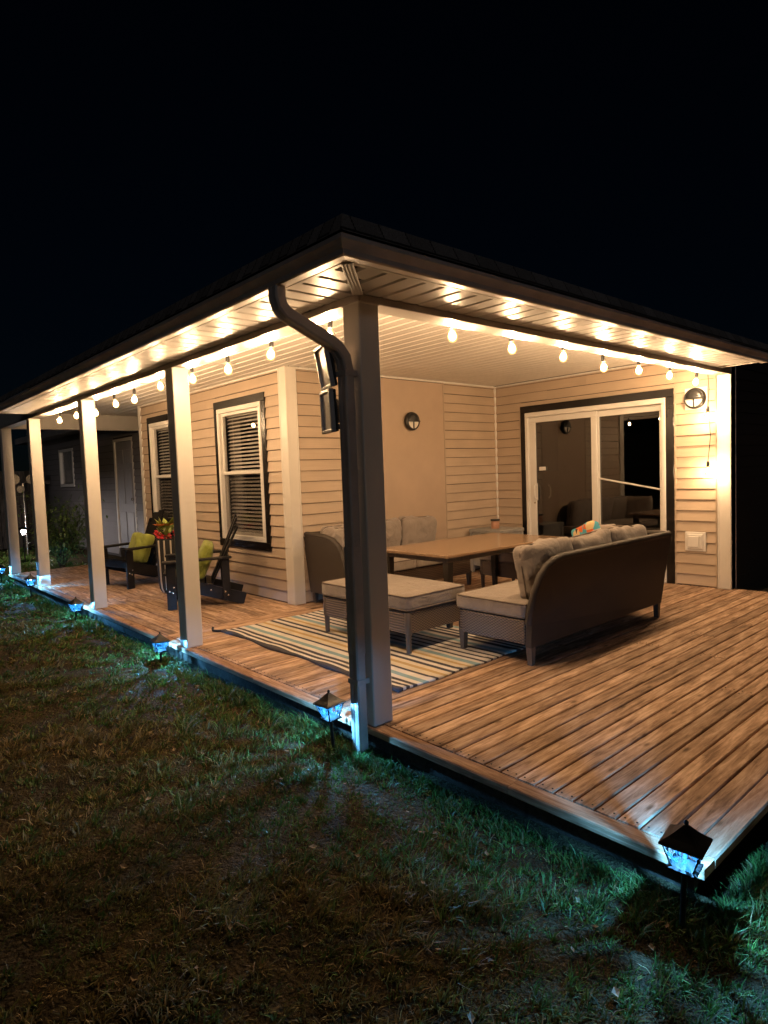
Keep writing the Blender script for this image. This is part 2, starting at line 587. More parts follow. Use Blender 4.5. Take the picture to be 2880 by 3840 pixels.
class MB:
    """collects shapes that become ONE mesh object"""

    def __init__(self):
        self.v, self.f, self.s = [], [], []

    def add(self, vs_, fs_, smooth=False):
        o = len(self.v)
        self.v += [tuple(x) for x in vs_]
        self.f += [tuple(i + o for i in f) for f in fs_]
        self.s += [smooth] * len(fs_)
        return self

    def box(self, x0, x1, y0, y1, z0, z1, c=0.0, seg=1, mat=None):
        if c <= 0:
            vv = [(x, y, z) for z in (z0, z1) for y in (y0, y1) for x in (x0, x1)]
            ff = [(0, 2, 3, 1), (4, 5, 7, 6), (0, 1, 5, 4), (2, 6, 7, 3), (0, 4, 6, 2), (1, 3, 7, 5)]
        else:
            bm = bmesh.new()
            bmesh.ops.create_cube(bm, size=1.0)
            for q in bm.verts:
                q.co = Vector(((x0 + x1) / 2 + q.co.x * (x1 - x0), (y0 + y1) / 2 + q.co.y * (y1 - y0), (z0 + z1) / 2 + q.co.z * (z1 - z0)))
            bmesh.ops.bevel(bm, geom=bm.edges[:], offset=c, segments=seg, affect='EDGES', profile=0.5)
            bm.verts.index_update()
            vv = [q.co.copy() for q in bm.verts]
            ff = [[q.index for q in f.verts] for f in bm.faces]
            bm.free()
        if mat is not None:
            vv = [mat @ Vector(q) for q in vv]
        return self.add(vv, ff)

    def prism(self, prof, axis, a, b, smooth=False):
        """closed 2D profile swept along an axis between a and b; prof in the two other axes, in order"""
        n = len(prof)
        vv = []
        for t in (a, b):
            for (p, q) in prof:
                vv.append({'X': (t, p, q), 'Y': (p, t, q), 'Z': (p, q, t)}[axis])
        ff = [(i, (i + 1) % n, n + (i + 1) % n, n + i) for i in range(n)]
        self.add(vv, ff, smooth)
        return self.add(vv, [tuple(range(n))[::-1], tuple(range(n, 2 * n))])

    def tube(self, pts, r, n=8, cap=True, squash=None):
        pts = [Vector(p) for p in pts]
        rr = r if isinstance(r, (list, tuple)) else [r] * len(pts)
        vv, ff = [], []
        t0 = (pts[1] - pts[0]).normalized()
        a = Vector((0, 0, 1)) if abs(t0.z) < 0.9 else Vector((1, 0, 0))
        nrm = (a - t0 * a.dot(t0)).normalized()
        for i, p in enumerate(pts):
            if i == 0:
                t = pts[1] - pts[0]
            elif i == len(pts) - 1:
                t = pts[-1] - pts[-2]
            else:
                t = (pts[i + 1] - p).normalized() + (p - pts[i - 1]).normalized()
            t.normalize()
            nrm = (nrm - t * nrm.dot(t)).normalized()
            bn = t.cross(nrm)
            for k in range(n):
                an = 2 * math.pi * k / n
                vv.append(p + (nrm * math.cos(an) + bn * math.sin(an)) * rr[i])
        for i in range(len(pts) - 1):
            for k in range(n):
                ff.append((i * n + k, i * n + (k + 1) % n, (i + 1) * n + (k + 1) % n, (i + 1) * n + k))
        self.add(vv, ff, True)
        if cap:
            m = (len(pts) - 1) * n
            self.add(vv, [tuple(range(n))[::-1], tuple(range(m, m + n))])
        return self

    def lathe(self, prof, n=16, at=(0, 0, 0), axis='Z', sx=1.0, sy=1.0, smooth=True, rot=0.0):
        vv, ff = [], []
        for (r, z) in prof:
            for k in range(n):
                an = 2 * math.pi * k / n + rot
                x, y = r * math.cos(an) * sx, r * math.sin(an) * sy
                p = {'Z': (x, y, z), 'X': (z, x, y), 'Y': (x, z, y)}[axis]
                vv.append((p[0] + at[0], p[1] + at[1], p[2] + at[2]))
        for i in range(len(prof) - 1):
            for k in range(n):
                ff.append((i * n + k, i * n + (k + 1) % n, (i + 1) * n + (k + 1) % n, (i + 1) * n + k))
        m = (len(prof) - 1) * n
        self.add(vv, ff, smooth)
        self.add(vv, [tuple(range(n))[::-1], tuple(range(m, m + n))])
        return self

    def sweep(self, prof, path, closed=False):
        """2D profile (u sideways, w up) swept along a list of (point, u_axis, w_axis)"""
        n = len(prof)
        vv, ff = [], []
        for (p, u, w) in path:
            for (a, b) in prof:
                vv.append(Vector(p) + Vector(u) * a + Vector(w) * b)
        for i in range(len(path) - 1):
            for k in range(n):
                ff.append((i * n + k, i * n + (k + 1) % n, (i + 1) * n + (k + 1) % n, (i + 1) * n + k))
        m = (len(path) - 1) * n
        self.add(vv, ff)
        return self.add(vv, [tuple(range(n))[::-1], tuple(range(m, m + n))])

    def mesh(self, name, mat):
        me = bpy.data.meshes.new(name)
        me.from_pydata([tuple(p) for p in self.v], [], self.f)
        me.validate()
        bm = bmesh.new()
        bm.from_mesh(me)
        bmesh.ops.recalc_face_normals(bm, faces=bm.faces[:])
        bm.to_mesh(me)
        bm.free()
        if len(me.polygons) == len(self.s):
            me.polygons.foreach_set("use_smooth", self.s)
        me.materials.append(M(mat))
        return me

    def build(self, name, mat, parent=None, loc=None, rotz=0.0):
        return link(name, self.mesh(name, mat), parent, loc, rotz)


def link(name, me, parent=None, loc=None, rotz=0.0):
    o = bpy.data.objects.new(name, me)
    COL.objects.link(o)
    if loc is not None:
        o.location = loc
    if rotz:
        o.rotation_euler = (0, 0, rotz)
    if parent is not None:
        o.parent = parent
    return o


def tag(o, label=None, cat=None, group=None, kind=None):
    for k, v in (("label", label), ("category", cat), ("group", group), ("kind", kind)):
        if v:
            o[k] = v
    return o


def thing(name, label, cat, loc=(0, 0, 0), rotz=0.0, group=None):
    o = bpy.data.objects.new(name, None)
    COL.objects.link(o)
    o.empty_display_size = 0.1
    o.location = loc
    o.rotation_euler = (0, 0, rotz)
    return tag(o, label, cat, group)


def part(name, parent, loc=(0, 0, 0)):
    """an Empty part that carries sub-parts"""
    o = bpy.data.objects.new(name, None)
    COL.objects.link(o)
    o.empty_display_size = 0.1
    o.location = loc
    o.parent = parent
    return o


def copy_tree(o, parent=None):
    c = o.copy()
    COL.objects.link(c)
    c.parent = parent
    for ch in list(o.children):
        copy_tree(ch, c)
    return c


_board_cache = {}


def board_mesh(L, W, T, c, mat):
    """a plank lying along local x: top at z=0, chamfered top edges, shared by boards of one size"""
    k = (round(L, 3), round(W, 4), round(T, 4), c, mat)
    if k not in _board_cache:
        pr = [(-W / 2, -T), (W / 2, -T), (W / 2, -c), (W / 2 - c, 0), (-W / 2 + c, 0), (-W / 2, -c)]
        _board_cache[k] = MB().prism(pr, 'X', -L / 2, L / 2).mesh("plank_mesh", mat)
    return _board_cache[k]


def cushion(L, W, T, r=0.05, puff=0.02, wr=0.006, seed=0.0, cuts=11):
    """soft box: rounded, puffed faces, slight wrinkles. centred on the origin"""
    bm = bmesh.new()
    bmesh.ops.create_cube(bm, size=2.0)
    bmesh.ops.subdivide_edges(bm, edges=bm.edges[:], cuts=cuts, use_grid_fill=True)
    h = Vector((L / 2, W / 2, T / 2))
    for v in bm.verts:
        u = v.co.copy()
        p = Vector((u.x * h.x, u.y * h.y, u.z * h.z))
        rr = min(r, h.x * .95, h.y * .95, h.z * .95)
        q = Vector([max(-(h[i] - rr), min(h[i] - rr, p[i])) for i in range(3)])
        d = p - q
        if d.length > 1e-6:
            p = q + d.normalized() * rr
        p.z += math.copysign(1, u.z) * puff * (1 - u.x ** 2) * (1 - u.y ** 2) if abs(u.z) > 0.3 else 0
        s = p * 7.0 + Vector((seed * 3.1, seed * 1.7, seed))
        w = noise.noise(s) * wr + noise.noise(s * 2.3) * wr * 0.6 - abs(noise.noise(s * 1.4 + Vector((9, 4, 2)))) * wr * 0.9
        p += (p.normalized() if p.length > 0 else Vector((0, 0, 1))) * w
        v.co = p
    mb = MB()
    bm.verts.index_update()
    mb.add([v.co.copy() for v in bm.verts], [[v.index for v in f.verts] for f in bm.faces], True)
    bm.free()
    return mb


def seam(L, W, z, r=0.006, rad=0.04):
    """piping round a cushion"""
    pts = []
    hx, hy = L / 2 - 0.004, W / 2 - 0.004
    for cx_, cy_, a0 in ((hx - rad, hy - rad, 0), (-hx + rad, hy - rad, 90), (-hx + rad, -hy + rad, 180), (hx - rad, -hy + rad, 270)):
        for k in range(4):
            a = R(a0 + 30 * k)
            pts.append((cx_ + rad * math.cos(a), cy_ + rad * math.sin(a), z))
    pts.append(pts[0])
    return MB().tube(pts, r, 5, cap=False)


# ------------------------------------------------------------------ dimensions of the place
GZ = -0.15              # lawn
PW = 0.143              # porch post
HB = 2.35               # underside of the porch beam
ZC = 2.61               # porch ceiling
ZS = 2.384              # eave soffit
XW = 1.63               # window wall
YP = 3.21               # recess side wall
XD = 5.20               # sliding-door wall
EX, EY = 4.83, 6.9      # where the eave soffit stops
SO = 0.382              # eave overhang
POSTS = [0.0, 2.416, 4.835, 7.211, 9.008]

# ------------------------------------------------------------------ ground


def gz(x, y):
    return GZ + 0.018 * noise.noise(Vector((x * .55, y * .55, 3.1))) + 0.010 * noise.noise(Vector((x * 1.9, y * 1.9, 1.0)))


def make_ground():
    xs = np.concatenate(([-200, -90, -40, -22], np.arange(-14, 16.01, 0.25), [22, 40, 90, 200]))
    ys = np.concatenate(([-200, -90, -40, -15], np.arange(-8, 22.01, 0.25), [30, 50, 100, 200]))
    vv, ff = [], []
    for y in ys:
        for x in xs:
            inside = abs(x) < 16 and -9 < y < 22
            vv.append((x, y, gz(x, y) if inside else GZ))
    nx = len(xs)
    for j in range(len(ys) - 1):
        for i in range(nx - 1):
            ff.append((j * nx + i, j * nx + i + 1, (j + 1) * nx + i + 1, (j + 1) * nx + i))
    mb = MB()
    mb.add(vv, ff, True)
    o = mb.build("ground", "soil")
    tag(o, "dark soil and thatch of the lawn around the deck", None, kind="structure")


make_ground()


def make_grass():
    """turf in tufts: every tuft has its own height, colour and lie, with gaps of thatch between"""
    CMAX = 700.0

    def dens(x, y):
        d = np.hypot(x - CAM.x, y - CAM.y)
        return np.clip(CMAX * (2.4 / np.maximum(d, 1.0)) ** 1.45, 22, CMAX)

    pts = []
    regions = [(-6.5, -0.03, -2.4, 1.5), (-0.03, 3.2, -4.2, -1.80), (-3.2, -0.03, -4.2, -2.4), (-10, -0.03, 1.5, 6.0), (-11, 2.3, 6.0, 15.2), (3.2, 7.5, -5, -1.8), (5.35, 9.0, -1.8, -0.05)]
    for (x0, x1, y0, y1) in regions:
        n = int((x1 - x0) * (y1 - y0) * CMAX)
        x = rng.uniform(x0, x1, n)
        y = rng.uniform(y0, y1, n)
        keep = rng.uniform(0, CMAX, n) < dens(x, y)
        # only ground that no deck or wall covers
        keep &= ~((x > -0.03) & (y > -1.79) & (y < 9.12) & (x < 5.3))
        keep &= ~((x > 1.5) & (y > 7))
        # in front of the lens and inside its cone, with a margin for a step aside
        dx, dy = x - CAM.x, y - CAM.y
        f = dx * fw.x + dy * fw.y
        sd_ = dx * rt.x + dy * rt.y
        keep &= (f > 0.6) & (np.abs(sd_) < 0.95 * f + 0.9)
        pts.append(np.stack([x[keep], y[keep]], 1))
    # fringe the mower leaves along the deck
    k = 1500
    fr_ = np.stack([rng.uniform(-.15, -.035, k), rng.uniform(-1.8, 9.1, k)], 1)
    fr2 = np.stack([rng.uniform(-.12, 2.2, 420), rng.uniform(-1.93, -1.82, 420)], 1)
    C = np.concatenate(pts + [fr_, fr2])
    m = len(C)
    X, Y = C[:, 0], C[:, 1]

    def fbm(sc, ph):
        return (np.sin(X * sc + 1.7 * np.sin(Y * sc * 0.8 + ph)) + np.sin(Y * sc * 1.13 + 1.4 * np.sin(X * sc * 0.9 - ph)) + np.sin((X + Y) * sc * 1.71 + ph * 2) * 0.7) / 2.7
    pa, pb, pc = fbm(1.7, 0.4), fbm(5.1, 2.0), fbm(11.0, 4.0)
    D = np.hypot(X - CAM.x, Y - CAM.y)
    dist_e = np.maximum(0, np.where(Y > -1.78, -0.02 - X, np.hypot(np.maximum(0, -0.02 - X), -1.78 - Y)))
    bare = (pb + 0.7 * pc + 0.5 * rng.normal(0, 1, m)) < -1.25
    hc = np.clip(0.027 * np.exp(rng.normal(0, 0.34, m)) * (1 + 0.30 * pa + 0.35 * pb), 0.012, 0.075)
    hc += 0.018 * np.exp(-dist_e / 0.12) * rng.random(m)
    nb = rng.integers(12, 22, m)
    nb = np.where(bare, rng.integers(1, 5, m), nb)
    # colour of the tuft: green, olive, straw
    g = np.array([0.066, 0.128, 0.024])
    ol = np.array([0.145, 0.122, 0.033])
    dr = np.array([0.260, 0.175, 0.075])
    u = np.clip(0.50 + 0.30 * pa + 0.22 * pb + rng.normal(0, 0.26, m) - 0.85 * np.exp(-(dist_e / 0.75) ** 2), 0, 1)[:, None]
    ccol = np.where(u < 0.5, g * (1 - 2 * u) + ol * 2 * u, ol * (2 - 2 * u) + dr * (2 * u - 1))
    ccol *= np.exp(rng.normal(0, 0.22, (m, 1)))
    # blades
    idx = np.repeat(np.arange(m), nb)
    n = len(idx)
    sp = 0.019 * np.clip(D[idx] / 2.4, 1, 6) ** 0.75
    th = rng.uniform(0, 2 * np.pi, n)
    rr = np.abs(rng.normal(0, 1, n)) * sp
    x, y = X[idx] + np.cos(th) * rr, Y[idx] + np.sin(th) * rr
    d = np.hypot(x - CAM.x, y - CAM.y)
    bad = (x > -0.012) & (y > -1.785) & (y < 9.12) & (x < 5.3)
    x = np.where(bad & (y > -1.6), -0.03, x)
    hgt = hc[idx] * np.exp(rng.normal(0, 0.28, n))
    zg = np.array([gz(a, b) for a, b in zip(X, Y)])[idx] - 0.005
    wid = (0.0016 + 0.0014 * rng.random(n)) * np.clip(d / 2.4, 1.0, 5.0)
    broad = rng.random(n) < 0.05
    wid[broad] *= 3.0
    hgt[broad] *= 0.6
    ang = rng.uniform(0, 2 * np.pi, n)
    lie = fbm(0.9, 1.3)[idx] * 2.5
    lean_dir = th + rng.normal(0, 0.5, n)
    lean = np.clip(rng.normal(0.75, 0.35, n), 0.05, 1.6) * hgt
    ca, sa = np.cos(ang), np.sin(ang)
    lx = np.cos(lean_dir) * lean + np.cos(lie) * hgt * 0.35
    ly = np.sin(lean_dir) * lean + np.sin(lie) * hgt * 0.35
    lim = (x + lx > -0.008) & (y > -1.7) & (y < 9.1)
    lx = np.where(lim, -np.abs(lx) * .3, lx)
    V = np.zeros((n, 5, 3), np.float32)
    for k, (t, ww) in enumerate(((0, 1), (0, -1), (0.55, .85), (0.55, -.85), (1, 0))):
        V[:, k, 0] = x + ca * wid * ww + lx * t * t
        V[:, k, 1] = y + sa * wid * ww + ly * t * t
        V[:, k, 2] = zg + hgt * (t - 0.30 * t * t * np.minimum(1, lean / hgt))
    base = (np.arange(n) * 5)[:, None]
    loops = np.concatenate([base + np.array([0, 1, 3, 2]), base + np.array([2, 3, 4])], 1).astype(np.int32).ravel()
    starts = np.stack([np.arange(n) * 7, np.arange(n) * 7 + 4], 1).astype(np.int32).ravel()
    me = bpy.data.meshes.new("grass")
    me.vertices.add(n * 5)
    me.vertices.foreach_set("co", V.ravel())
    me.loops.add(len(loops))
    me.loops.foreach_set("vertex_index", loops)
    me.polygons.add(n * 2)
    me.polygons.foreach_set("loop_start", starts)
    me.update(calc_edges=True)
    colr = ccol[idx] * rng.uniform(0.7, 1.3, (n, 1))
    dead = (rng.random(n) < 0.10)[:, None]
    colr = np.where(dead, dr * rng.uniform(.6, 1.1, (n, 1)), colr)
    rgba = np.concatenate([np.repeat(colr[:, None, :], 5, 1), np.ones((n, 5, 1))], 2).astype(np.float32)
    a = me.color_attributes.new("tint", 'FLOAT_COLOR', 'POINT')
    a.data.foreach_set("color", rgba.ravel())
    me.materials.append(M("blades"))
    o = link("grass", me)
    tag(o, "short patchy lawn grass beside the deck", "grass", kind="stuff")
    print("blades", n)


make_grass()

def make_leaves():
    mb = MB()
    tint = []
    for k in range(230):
        x, y = random.uniform(-4.0, -0.1), random.uniform(-2.4, 4.0)
        if x > -0.06 and y > -1.84:
            continue
        L = random.uniform(.018, .042)
        a = random.uniform(0, 6.28)
        d = Vector((math.cos(a), math.sin(a), random.uniform(-.25, .45))).normalized()
        sd_ = Vector((-d.y, d.x, random.uniform(-.4, .4))).normalized()
        c = Vector((x, y, gz(x, y) + random.uniform(.018, .042)))
        mb.add([c, c + d * L * .4 + sd_ * L * .33, c + d * L, c + d * L * .45 - sd_ * L * .33, c + d * L * .5 - Vector((0, 0, L * .12))], [(0, 1, 4), (1, 2, 4), (2, 3, 4), (3, 0, 4)])
    o = mb.build("fallen_leaves", "dry_leaf")
    tag(o, "small pale dry leaves scattered over the lawn", "leaves", kind="stuff")


plain("dry_leaf", (0.20, 0.14, 0.07), 0.7, 0.45, 22.0)
make_leaves()

# ------------------------------------------------------------------ deck
deck = thing("deck", "brown timber deck of narrow boards running under the porch and out into the open", "deck")
PITCH_B, BW, BT = 0.0972, 0.0895, 0.034
n_right = 0
yb = -1.69 + PITCH_B / 2
NAIL = []
while yb < 2.86:
    x_end = 5.28
    cuts = [0.074]
    if random.random() < 0.7:
        cuts.append(random.choice([1.9, 2.55, 3.1, 3.66]))
    cuts.append(x_end)
    for a, b in zip(cuts[:-1], cuts[1:]):
        L = b - a - 0.004
        o = link("deck_board", board_mesh(L, BW, BT, 0.005, "deck_wood"), deck, ((a + b) / 2, yb, random.uniform(-0.0015, 0.0015)))
        NAIL += [(a + 0.03, yb - .025), (a + 0.03, yb + .025), (b - 0.03, yb + .022)]
    yb += PITCH_B
# divider board between the two runs
yd = yb + 0.02
link("deck_board", board_mesh(1.53, 0.135, BT, 0.005, "deck_wood"), deck, (0.074 + 1.53 / 2, yd + 0.003, 0.001))
# recess behind the divider (under the sofa by the wall)
yb = yd - PITCH_B / 2 + 0.04
while yb < 3.2:
    link("deck_board", board_mesh(3.66, BW, BT, 0.005, "deck_wood"), deck, (1.61 + 3.66 / 2, yb + 0.045, 0))
    yb += PITCH_B
# left run along the house
xb = 0.075 + PITCH_B / 2
y0l, y1l = yd + 0.073, 9.10
while xb < 1.62:
    cuts = [y0l, random.choice([5.1, 5.7, 6.3, 6.9]), y1l]
    for a, b in zip(cuts[:-1], cuts[1:]):
        o = link("deck_board", board_mesh(round(b - a - 0.004, 3), BW, BT, 0.005, "deck_wood"), deck, (xb, (a + b) / 2, random.uniform(-0.0015, 0.0015)), R(90))
    xb += PITCH_B
# picture-frame boards
ec = [-1.778, -0.93, 0.0 + 1.3, 3.7, 6.15, 9.1]
for i, (a, b) in enumerate(zip(ec[:-1], ec[1:])):
    link("edge_board", board_mesh(b - a - 0.003, 0.089, 0.036, 0.006, "deck_edge_wood"), deck, (0.0245, (a + b) / 2, 0.001), R(90))
for a, b in ((0.071, 2.7), (2.7, 5.28)):
    link("edge_board", board_mesh(b - a - 0.003, 0.089, 0.036, 0.006, "deck_edge_wood"), deck, ((a + b) / 2, -1.7335, 0.001))
# rim joists under the overhang
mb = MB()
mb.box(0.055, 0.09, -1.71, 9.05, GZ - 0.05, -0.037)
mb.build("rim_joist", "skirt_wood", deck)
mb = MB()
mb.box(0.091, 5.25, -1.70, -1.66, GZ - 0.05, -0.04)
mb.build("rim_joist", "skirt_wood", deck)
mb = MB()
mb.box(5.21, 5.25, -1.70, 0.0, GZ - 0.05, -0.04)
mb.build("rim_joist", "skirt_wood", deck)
# screw heads
mb = MB()
for (x, y) in NAIL:
    mb.lathe([(0.0045, 0.0), (0.0045, 0.0022), (0.002, 0.0026)], 6, (x, y, 0.0005))
o = mb.build("screw_heads", "dark_metal", deck)
o["kind"] = "stuff"

# ------------------------------------------------------------------ house
house = thing("house", "tan sided house with wraparound porch, white posts and dark gutters", "house")
COURSE = 0.122


def siding_profile(h=COURSE):
    return [(0.0, 0.010), (0.021, 0.0085), (0.022, 0.014), (0.004, h + 0.004), (0.0, h + 0.004)]


_sid = {}


def siding_run(parent, facing, plane, z0, z1, spans, openings, mat="tan_siding", course=COURSE):
    """courses of lap siding. facing '-X' or '-Y'; spans (a,b) along the wall; openings [(a,b,z0,z1)] are left free"""
    z = z0

    def piece(a, b, za, h, full):
        L = round(b - a, 3)
        k = (L, round(h, 3), facing, mat, full)
        if k not in _sid:
            pr = siding_profile(h) if full else [(0.0, 0.0), (0.013, 0.0), (0.008, h), (0.0, h)]
            sg = 1 if facing == '-X' else -1
            _sid[k] = MB().prism([(sg * p, q) for p, q in pr], 'X', -L / 2, L / 2).mesh("siding_mesh", mat)
        jz = random.uniform(-.0018, .0018) if full else 0.0
        if facing == '-X':
            ob = link("siding_board", _sid[k], parent, (plane, (a + b) / 2, za + jz), R(90))
        else:
            ob = link("siding_board", _sid[k], parent, ((a + b) / 2, plane, za + jz))
        if full:
            ob.rotation_euler.x = R(random.uniform(-.5, .5))
    while z < z1 - 0.01:
        h = min(course, z1 - z)
        segs = list(spans)
        for (oa, ob, oz0, oz1) in openings:
            if z + h > oz0 + 0.004 and z < oz1 - 0.004:
                ns = []
                for (a, b) in segs:
                    if ob <= a or oa >= b:
                        ns.append((a, b))
                    else:
                        if oa > a + 0.005:
                            ns.append((a, oa))
                        if ob < b - 0.005:
                            ns.append((ob, b))
                segs = ns
                if z + h > oz1 + 0.012:          # strip over the opening
                    piece(oa, ob, oz1 + 0.001, z + h - oz1 - 0.001, False)
                if z < oz0 - 0.012:              # strip under it
                    piece(oa, ob, z, oz0 - z - 0.004, True)
        for (a, b) in segs:
            if b - a > 2.4:
                c = random.uniform(a + .8, b - .8)
                piece(a, c, z, h, True)
                piece(c + .001, b, z, h, True)
            else:
                piece(a, b, z, h, True)
        z += course


# wall cores (thin sheathing behind the siding) + boards
W_DOOR = (0.613, 2.751, -0.01, 2.271)
W_WIN1 = (3.649, 4.885, 0.564, 2.389)
W_WIN2 = (5.93, 7.098, 0.564, 2.389)
PANEL = (2.81, 4.095)

wall = part("window_wall", house)
mb = MB()
for (a, b, z0, z1) in ((3.2, 3.72, GZ, 2.75), (4.82, 6.0, GZ, 2.75), (7.03, 7.5, GZ, 2.75), (3.72, 4.82, GZ, .63), (6.0, 7.03, GZ, .63), (3.72, 4.82, 2.32, 2.75), (6.0, 7.03, 2.32, 2.75)):
    mb.box(XW + 0.001, XW + 0.10, a, b, z0, z1)
mb.build("sheathing", "dark_room", wall)
siding_run(wall, '-X', XW, 0.004, ZC - 0.02, [(3.355, 7.36)], [W_WIN1, W_WIN2])
MB().box(XW - 0.022, XW, 7.30 + .06, 7.46, 0.0, ZC, 0.004).build("corner_trim", "white_vinyl", wall)
MB().box(XW - 0.018, XW - 0.002, 3.345, 7.36, ZC - 0.022, ZC - 0.001, 0.003).build("frieze_trim", "white_vinyl", wall)

wall = part("recess_wall", house)
MB().box(1.72, XD + .1, YP + 0.001, YP + 0.10, GZ, 2.75).build("sheathing", "dark_room", wall)
siding_run(wall, '-Y', YP, 0.004, ZC - 0.02, [(1.745, 5.17)], [(PANEL[0], PANEL[1], 0.50, 3.0)])
mb = MB().box(PANEL[0] + .012, PANEL[1] - .012, YP - 0.012, YP, 0.512, ZC - 0.03, 0.002)
mb.build("smooth_panel", "tan_panel", wall)
mb = MB()
mb.box(PANEL[0] - .004, PANEL[0] + .014, YP - 0.020, YP - .001, 0.50, ZC - 0.02, 0.002)
mb.box(PANEL[1] - .014, PANEL[1] + .004, YP - 0.020, YP - .001, 0.50, ZC - 0.02, 0.002)
mb.box(PANEL[0] + .014, PANEL[1] - .014, YP - 0.020, YP - .001, 0.494, 0.512, 0.002)
mb.build("channel_trim", "tan_trim", wall)
MB().box(1.745, 5.175, YP - 0.022, YP - 0.002, ZC - 0.022, ZC - 0.001, 0.003).build("frieze_trim", "white_vinyl", wall)
MB().box(XD - 0.030, XD - 0.004, YP - 0.030, YP - 0.003, 0.0, ZC - .002, 0.004).build("corner_trim", "white_vinyl", wall)

wall = part("door_wall", house)
mb = MB()
for (a, b, z0, z1) in ((0.0, .66, GZ, 2.75), (2.71, 3.3, GZ, 2.75), (.66, 2.71, 2.22, 2.75), (.66, 2.71, GZ, -.01)):
    mb.box(XD + 0.001, XD + 0.10, a, b, z0, z1)
mb.build("sheathing", "dark_room", wall)
siding_run(wall, '-X', XD, 0.004, ZC - 0.02, [(0.165, 3.18)], [W_DOOR])
MB().box(XD - 0.020, XD - 0.002, 0.15, 3.175, ZC - 0.022, ZC - 0.001, 0.003).build("frieze_trim", "white_vinyl", wall)
mb = MB()
mb.box(XD - 0.021, XD - .001, .594, .612, 0.0, 2.29, 0.002)
mb.box(XD - 0.021, XD - .001, 2.752, 2.770, 0.0, 2.29, 0.002)
mb.box(XD - 0.021, XD - .001, .612, 2.752, 2.272, 2.29, 0.002)
mb.box(XD - 0.021, XD - .001, .147, .164, 0.0, 2.58, 0.002)
mb.build("channel_trim", "tan_trim", wall)

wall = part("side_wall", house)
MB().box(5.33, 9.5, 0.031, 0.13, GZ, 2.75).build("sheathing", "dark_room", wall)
siding_run(wall, '-Y', 0.03, GZ + 0.02, 2.72, [(5.345, 9.4)], [], "shaded_siding")
mb = MB()
mb.box(1.74, 9.4, 7.40, 7.5, GZ, 2.75)
mb.build("sheathing", "dark_room", wall)

# wall vent
vent = part("wall_vent", house, (XD - 0.016, 0.376, 0.513))
mb = MB()
mb.box(-0.02, 0.0, -.115, .115, -.11, .11, 0.006)
mb.box(-0.035, -0.02, -.088, .088, -.085, .085, 0.006)
mb.build("frame", "white_vinyl", vent)
MB().box(-0.046, -0.032, -.045, .072, -.062, .062, 0.004).build("flap", "white_vinyl", vent)
MB().box(-0.043, -0.034, -.072, -.054, -.062, .062, 0.003).build("flap", "white_vinyl", vent)

# posts
for i, y in enumerate(POSTS):
    mb = MB().box(0, PW, y, y + PW, 0.002, HB, 0.006)
    mb.box(-0.004, PW + .004, y - .004, y + PW + .004, HB - 0.012, HB - .0005, 0.002)
    mb.build("porch_post", "post_white", house)


def pilaster(x0, x1, y0, y1):
    """vinyl-wrapped corner: edge beads and a shallow flute on each face"""
    mb = MB().box(x0, x1, y0, y1, 0.001, ZC - .001, 0.004)
    for t in (0.0, 1.0):
        a = y0 + (y1 - y0) * t
        s = 0.018 if t == 0 else -0.018
        mb.box(x0 - 0.004, x0 + .001, min(a, a + s), max(a, a + s), 0.001, ZC - .001, 0.0015)
        b = x0 + (x1 - x0) * t
        mb.box(min(b, b + s), max(b, b + s), y0 - 0.004, y0 + .001, 0.001, ZC - .001, 0.0015)
    return mb


pilaster(1.597, 1.597 + 0.138, 3.184, 3.184 + 0.15).build("corner_post", "post_white", house)
pilaster(5.172, 5.172 + 0.15, 0.0, 0.138).build("corner_post", "post_white", house)
MB().box(5.325, 5.345, 0.005, 0.03, 0.0, 2.6, 0.002).build("channel_trim", "tan_trim", house)

# beam round the porch
mb = MB().box(0.0, PW + .02, 0.0, 9.15, HB, ZC + 0.14, 0.004)
mb.build("porch_beam", "soffit_white_dimmed", house)
mb = MB().box(PW + .021, 5.172, 0.0, PW + .02, HB, ZC + 0.14, 0.004)
mb.build("porch_beam", "soffit_white_dimmed", house)
mb = MB().box(PW + .021, 4.2, 9.008, 9.15, HB, ZC + 0.14, 0.004)
mb.build("porch_beam", "soffit_white_dimmed", house)
# narrow lip under the beam's outer edge
mb = MB().box(-0.006, 0.010, -0.006, 9.15, HB - 0.006, ZS - .001, 0.002)
mb.box(0.011, 5.18, -0.006, 0.010, HB - 0.006, ZS - .001, 0.002)
mb.build("beam_lip", "brown_metal", house)


def soffit_prof(w):
    """ribbed panel seen from below: flat face with a V groove at the joint"""
    return [(-w / 2, 0.0145), (-w / 2, 0.012), (-w / 2 + .012, 0.0), (w / 2 - .018, 0.0), (w / 2 - 0.004, 0.012), (w / 2, 0.012), (w / 2, 0.0145)]


_sf = {}


def soffit_plank(parent, name, axis, c, a, b, z, w=0.135):
    L = round(b - a, 3)
    mt = "ceiling_white_lifted" if name == "ceiling_plank" else "soffit_white_dimmed"
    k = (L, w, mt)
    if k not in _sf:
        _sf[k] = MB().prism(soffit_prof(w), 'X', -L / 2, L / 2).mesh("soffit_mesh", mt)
    if axis == 'X':
        return link(name, _sf[k], parent, ((a + b) / 2, c, z))
    return link(name, _sf[k], parent, (c, (a + b) / 2, z), R(90))


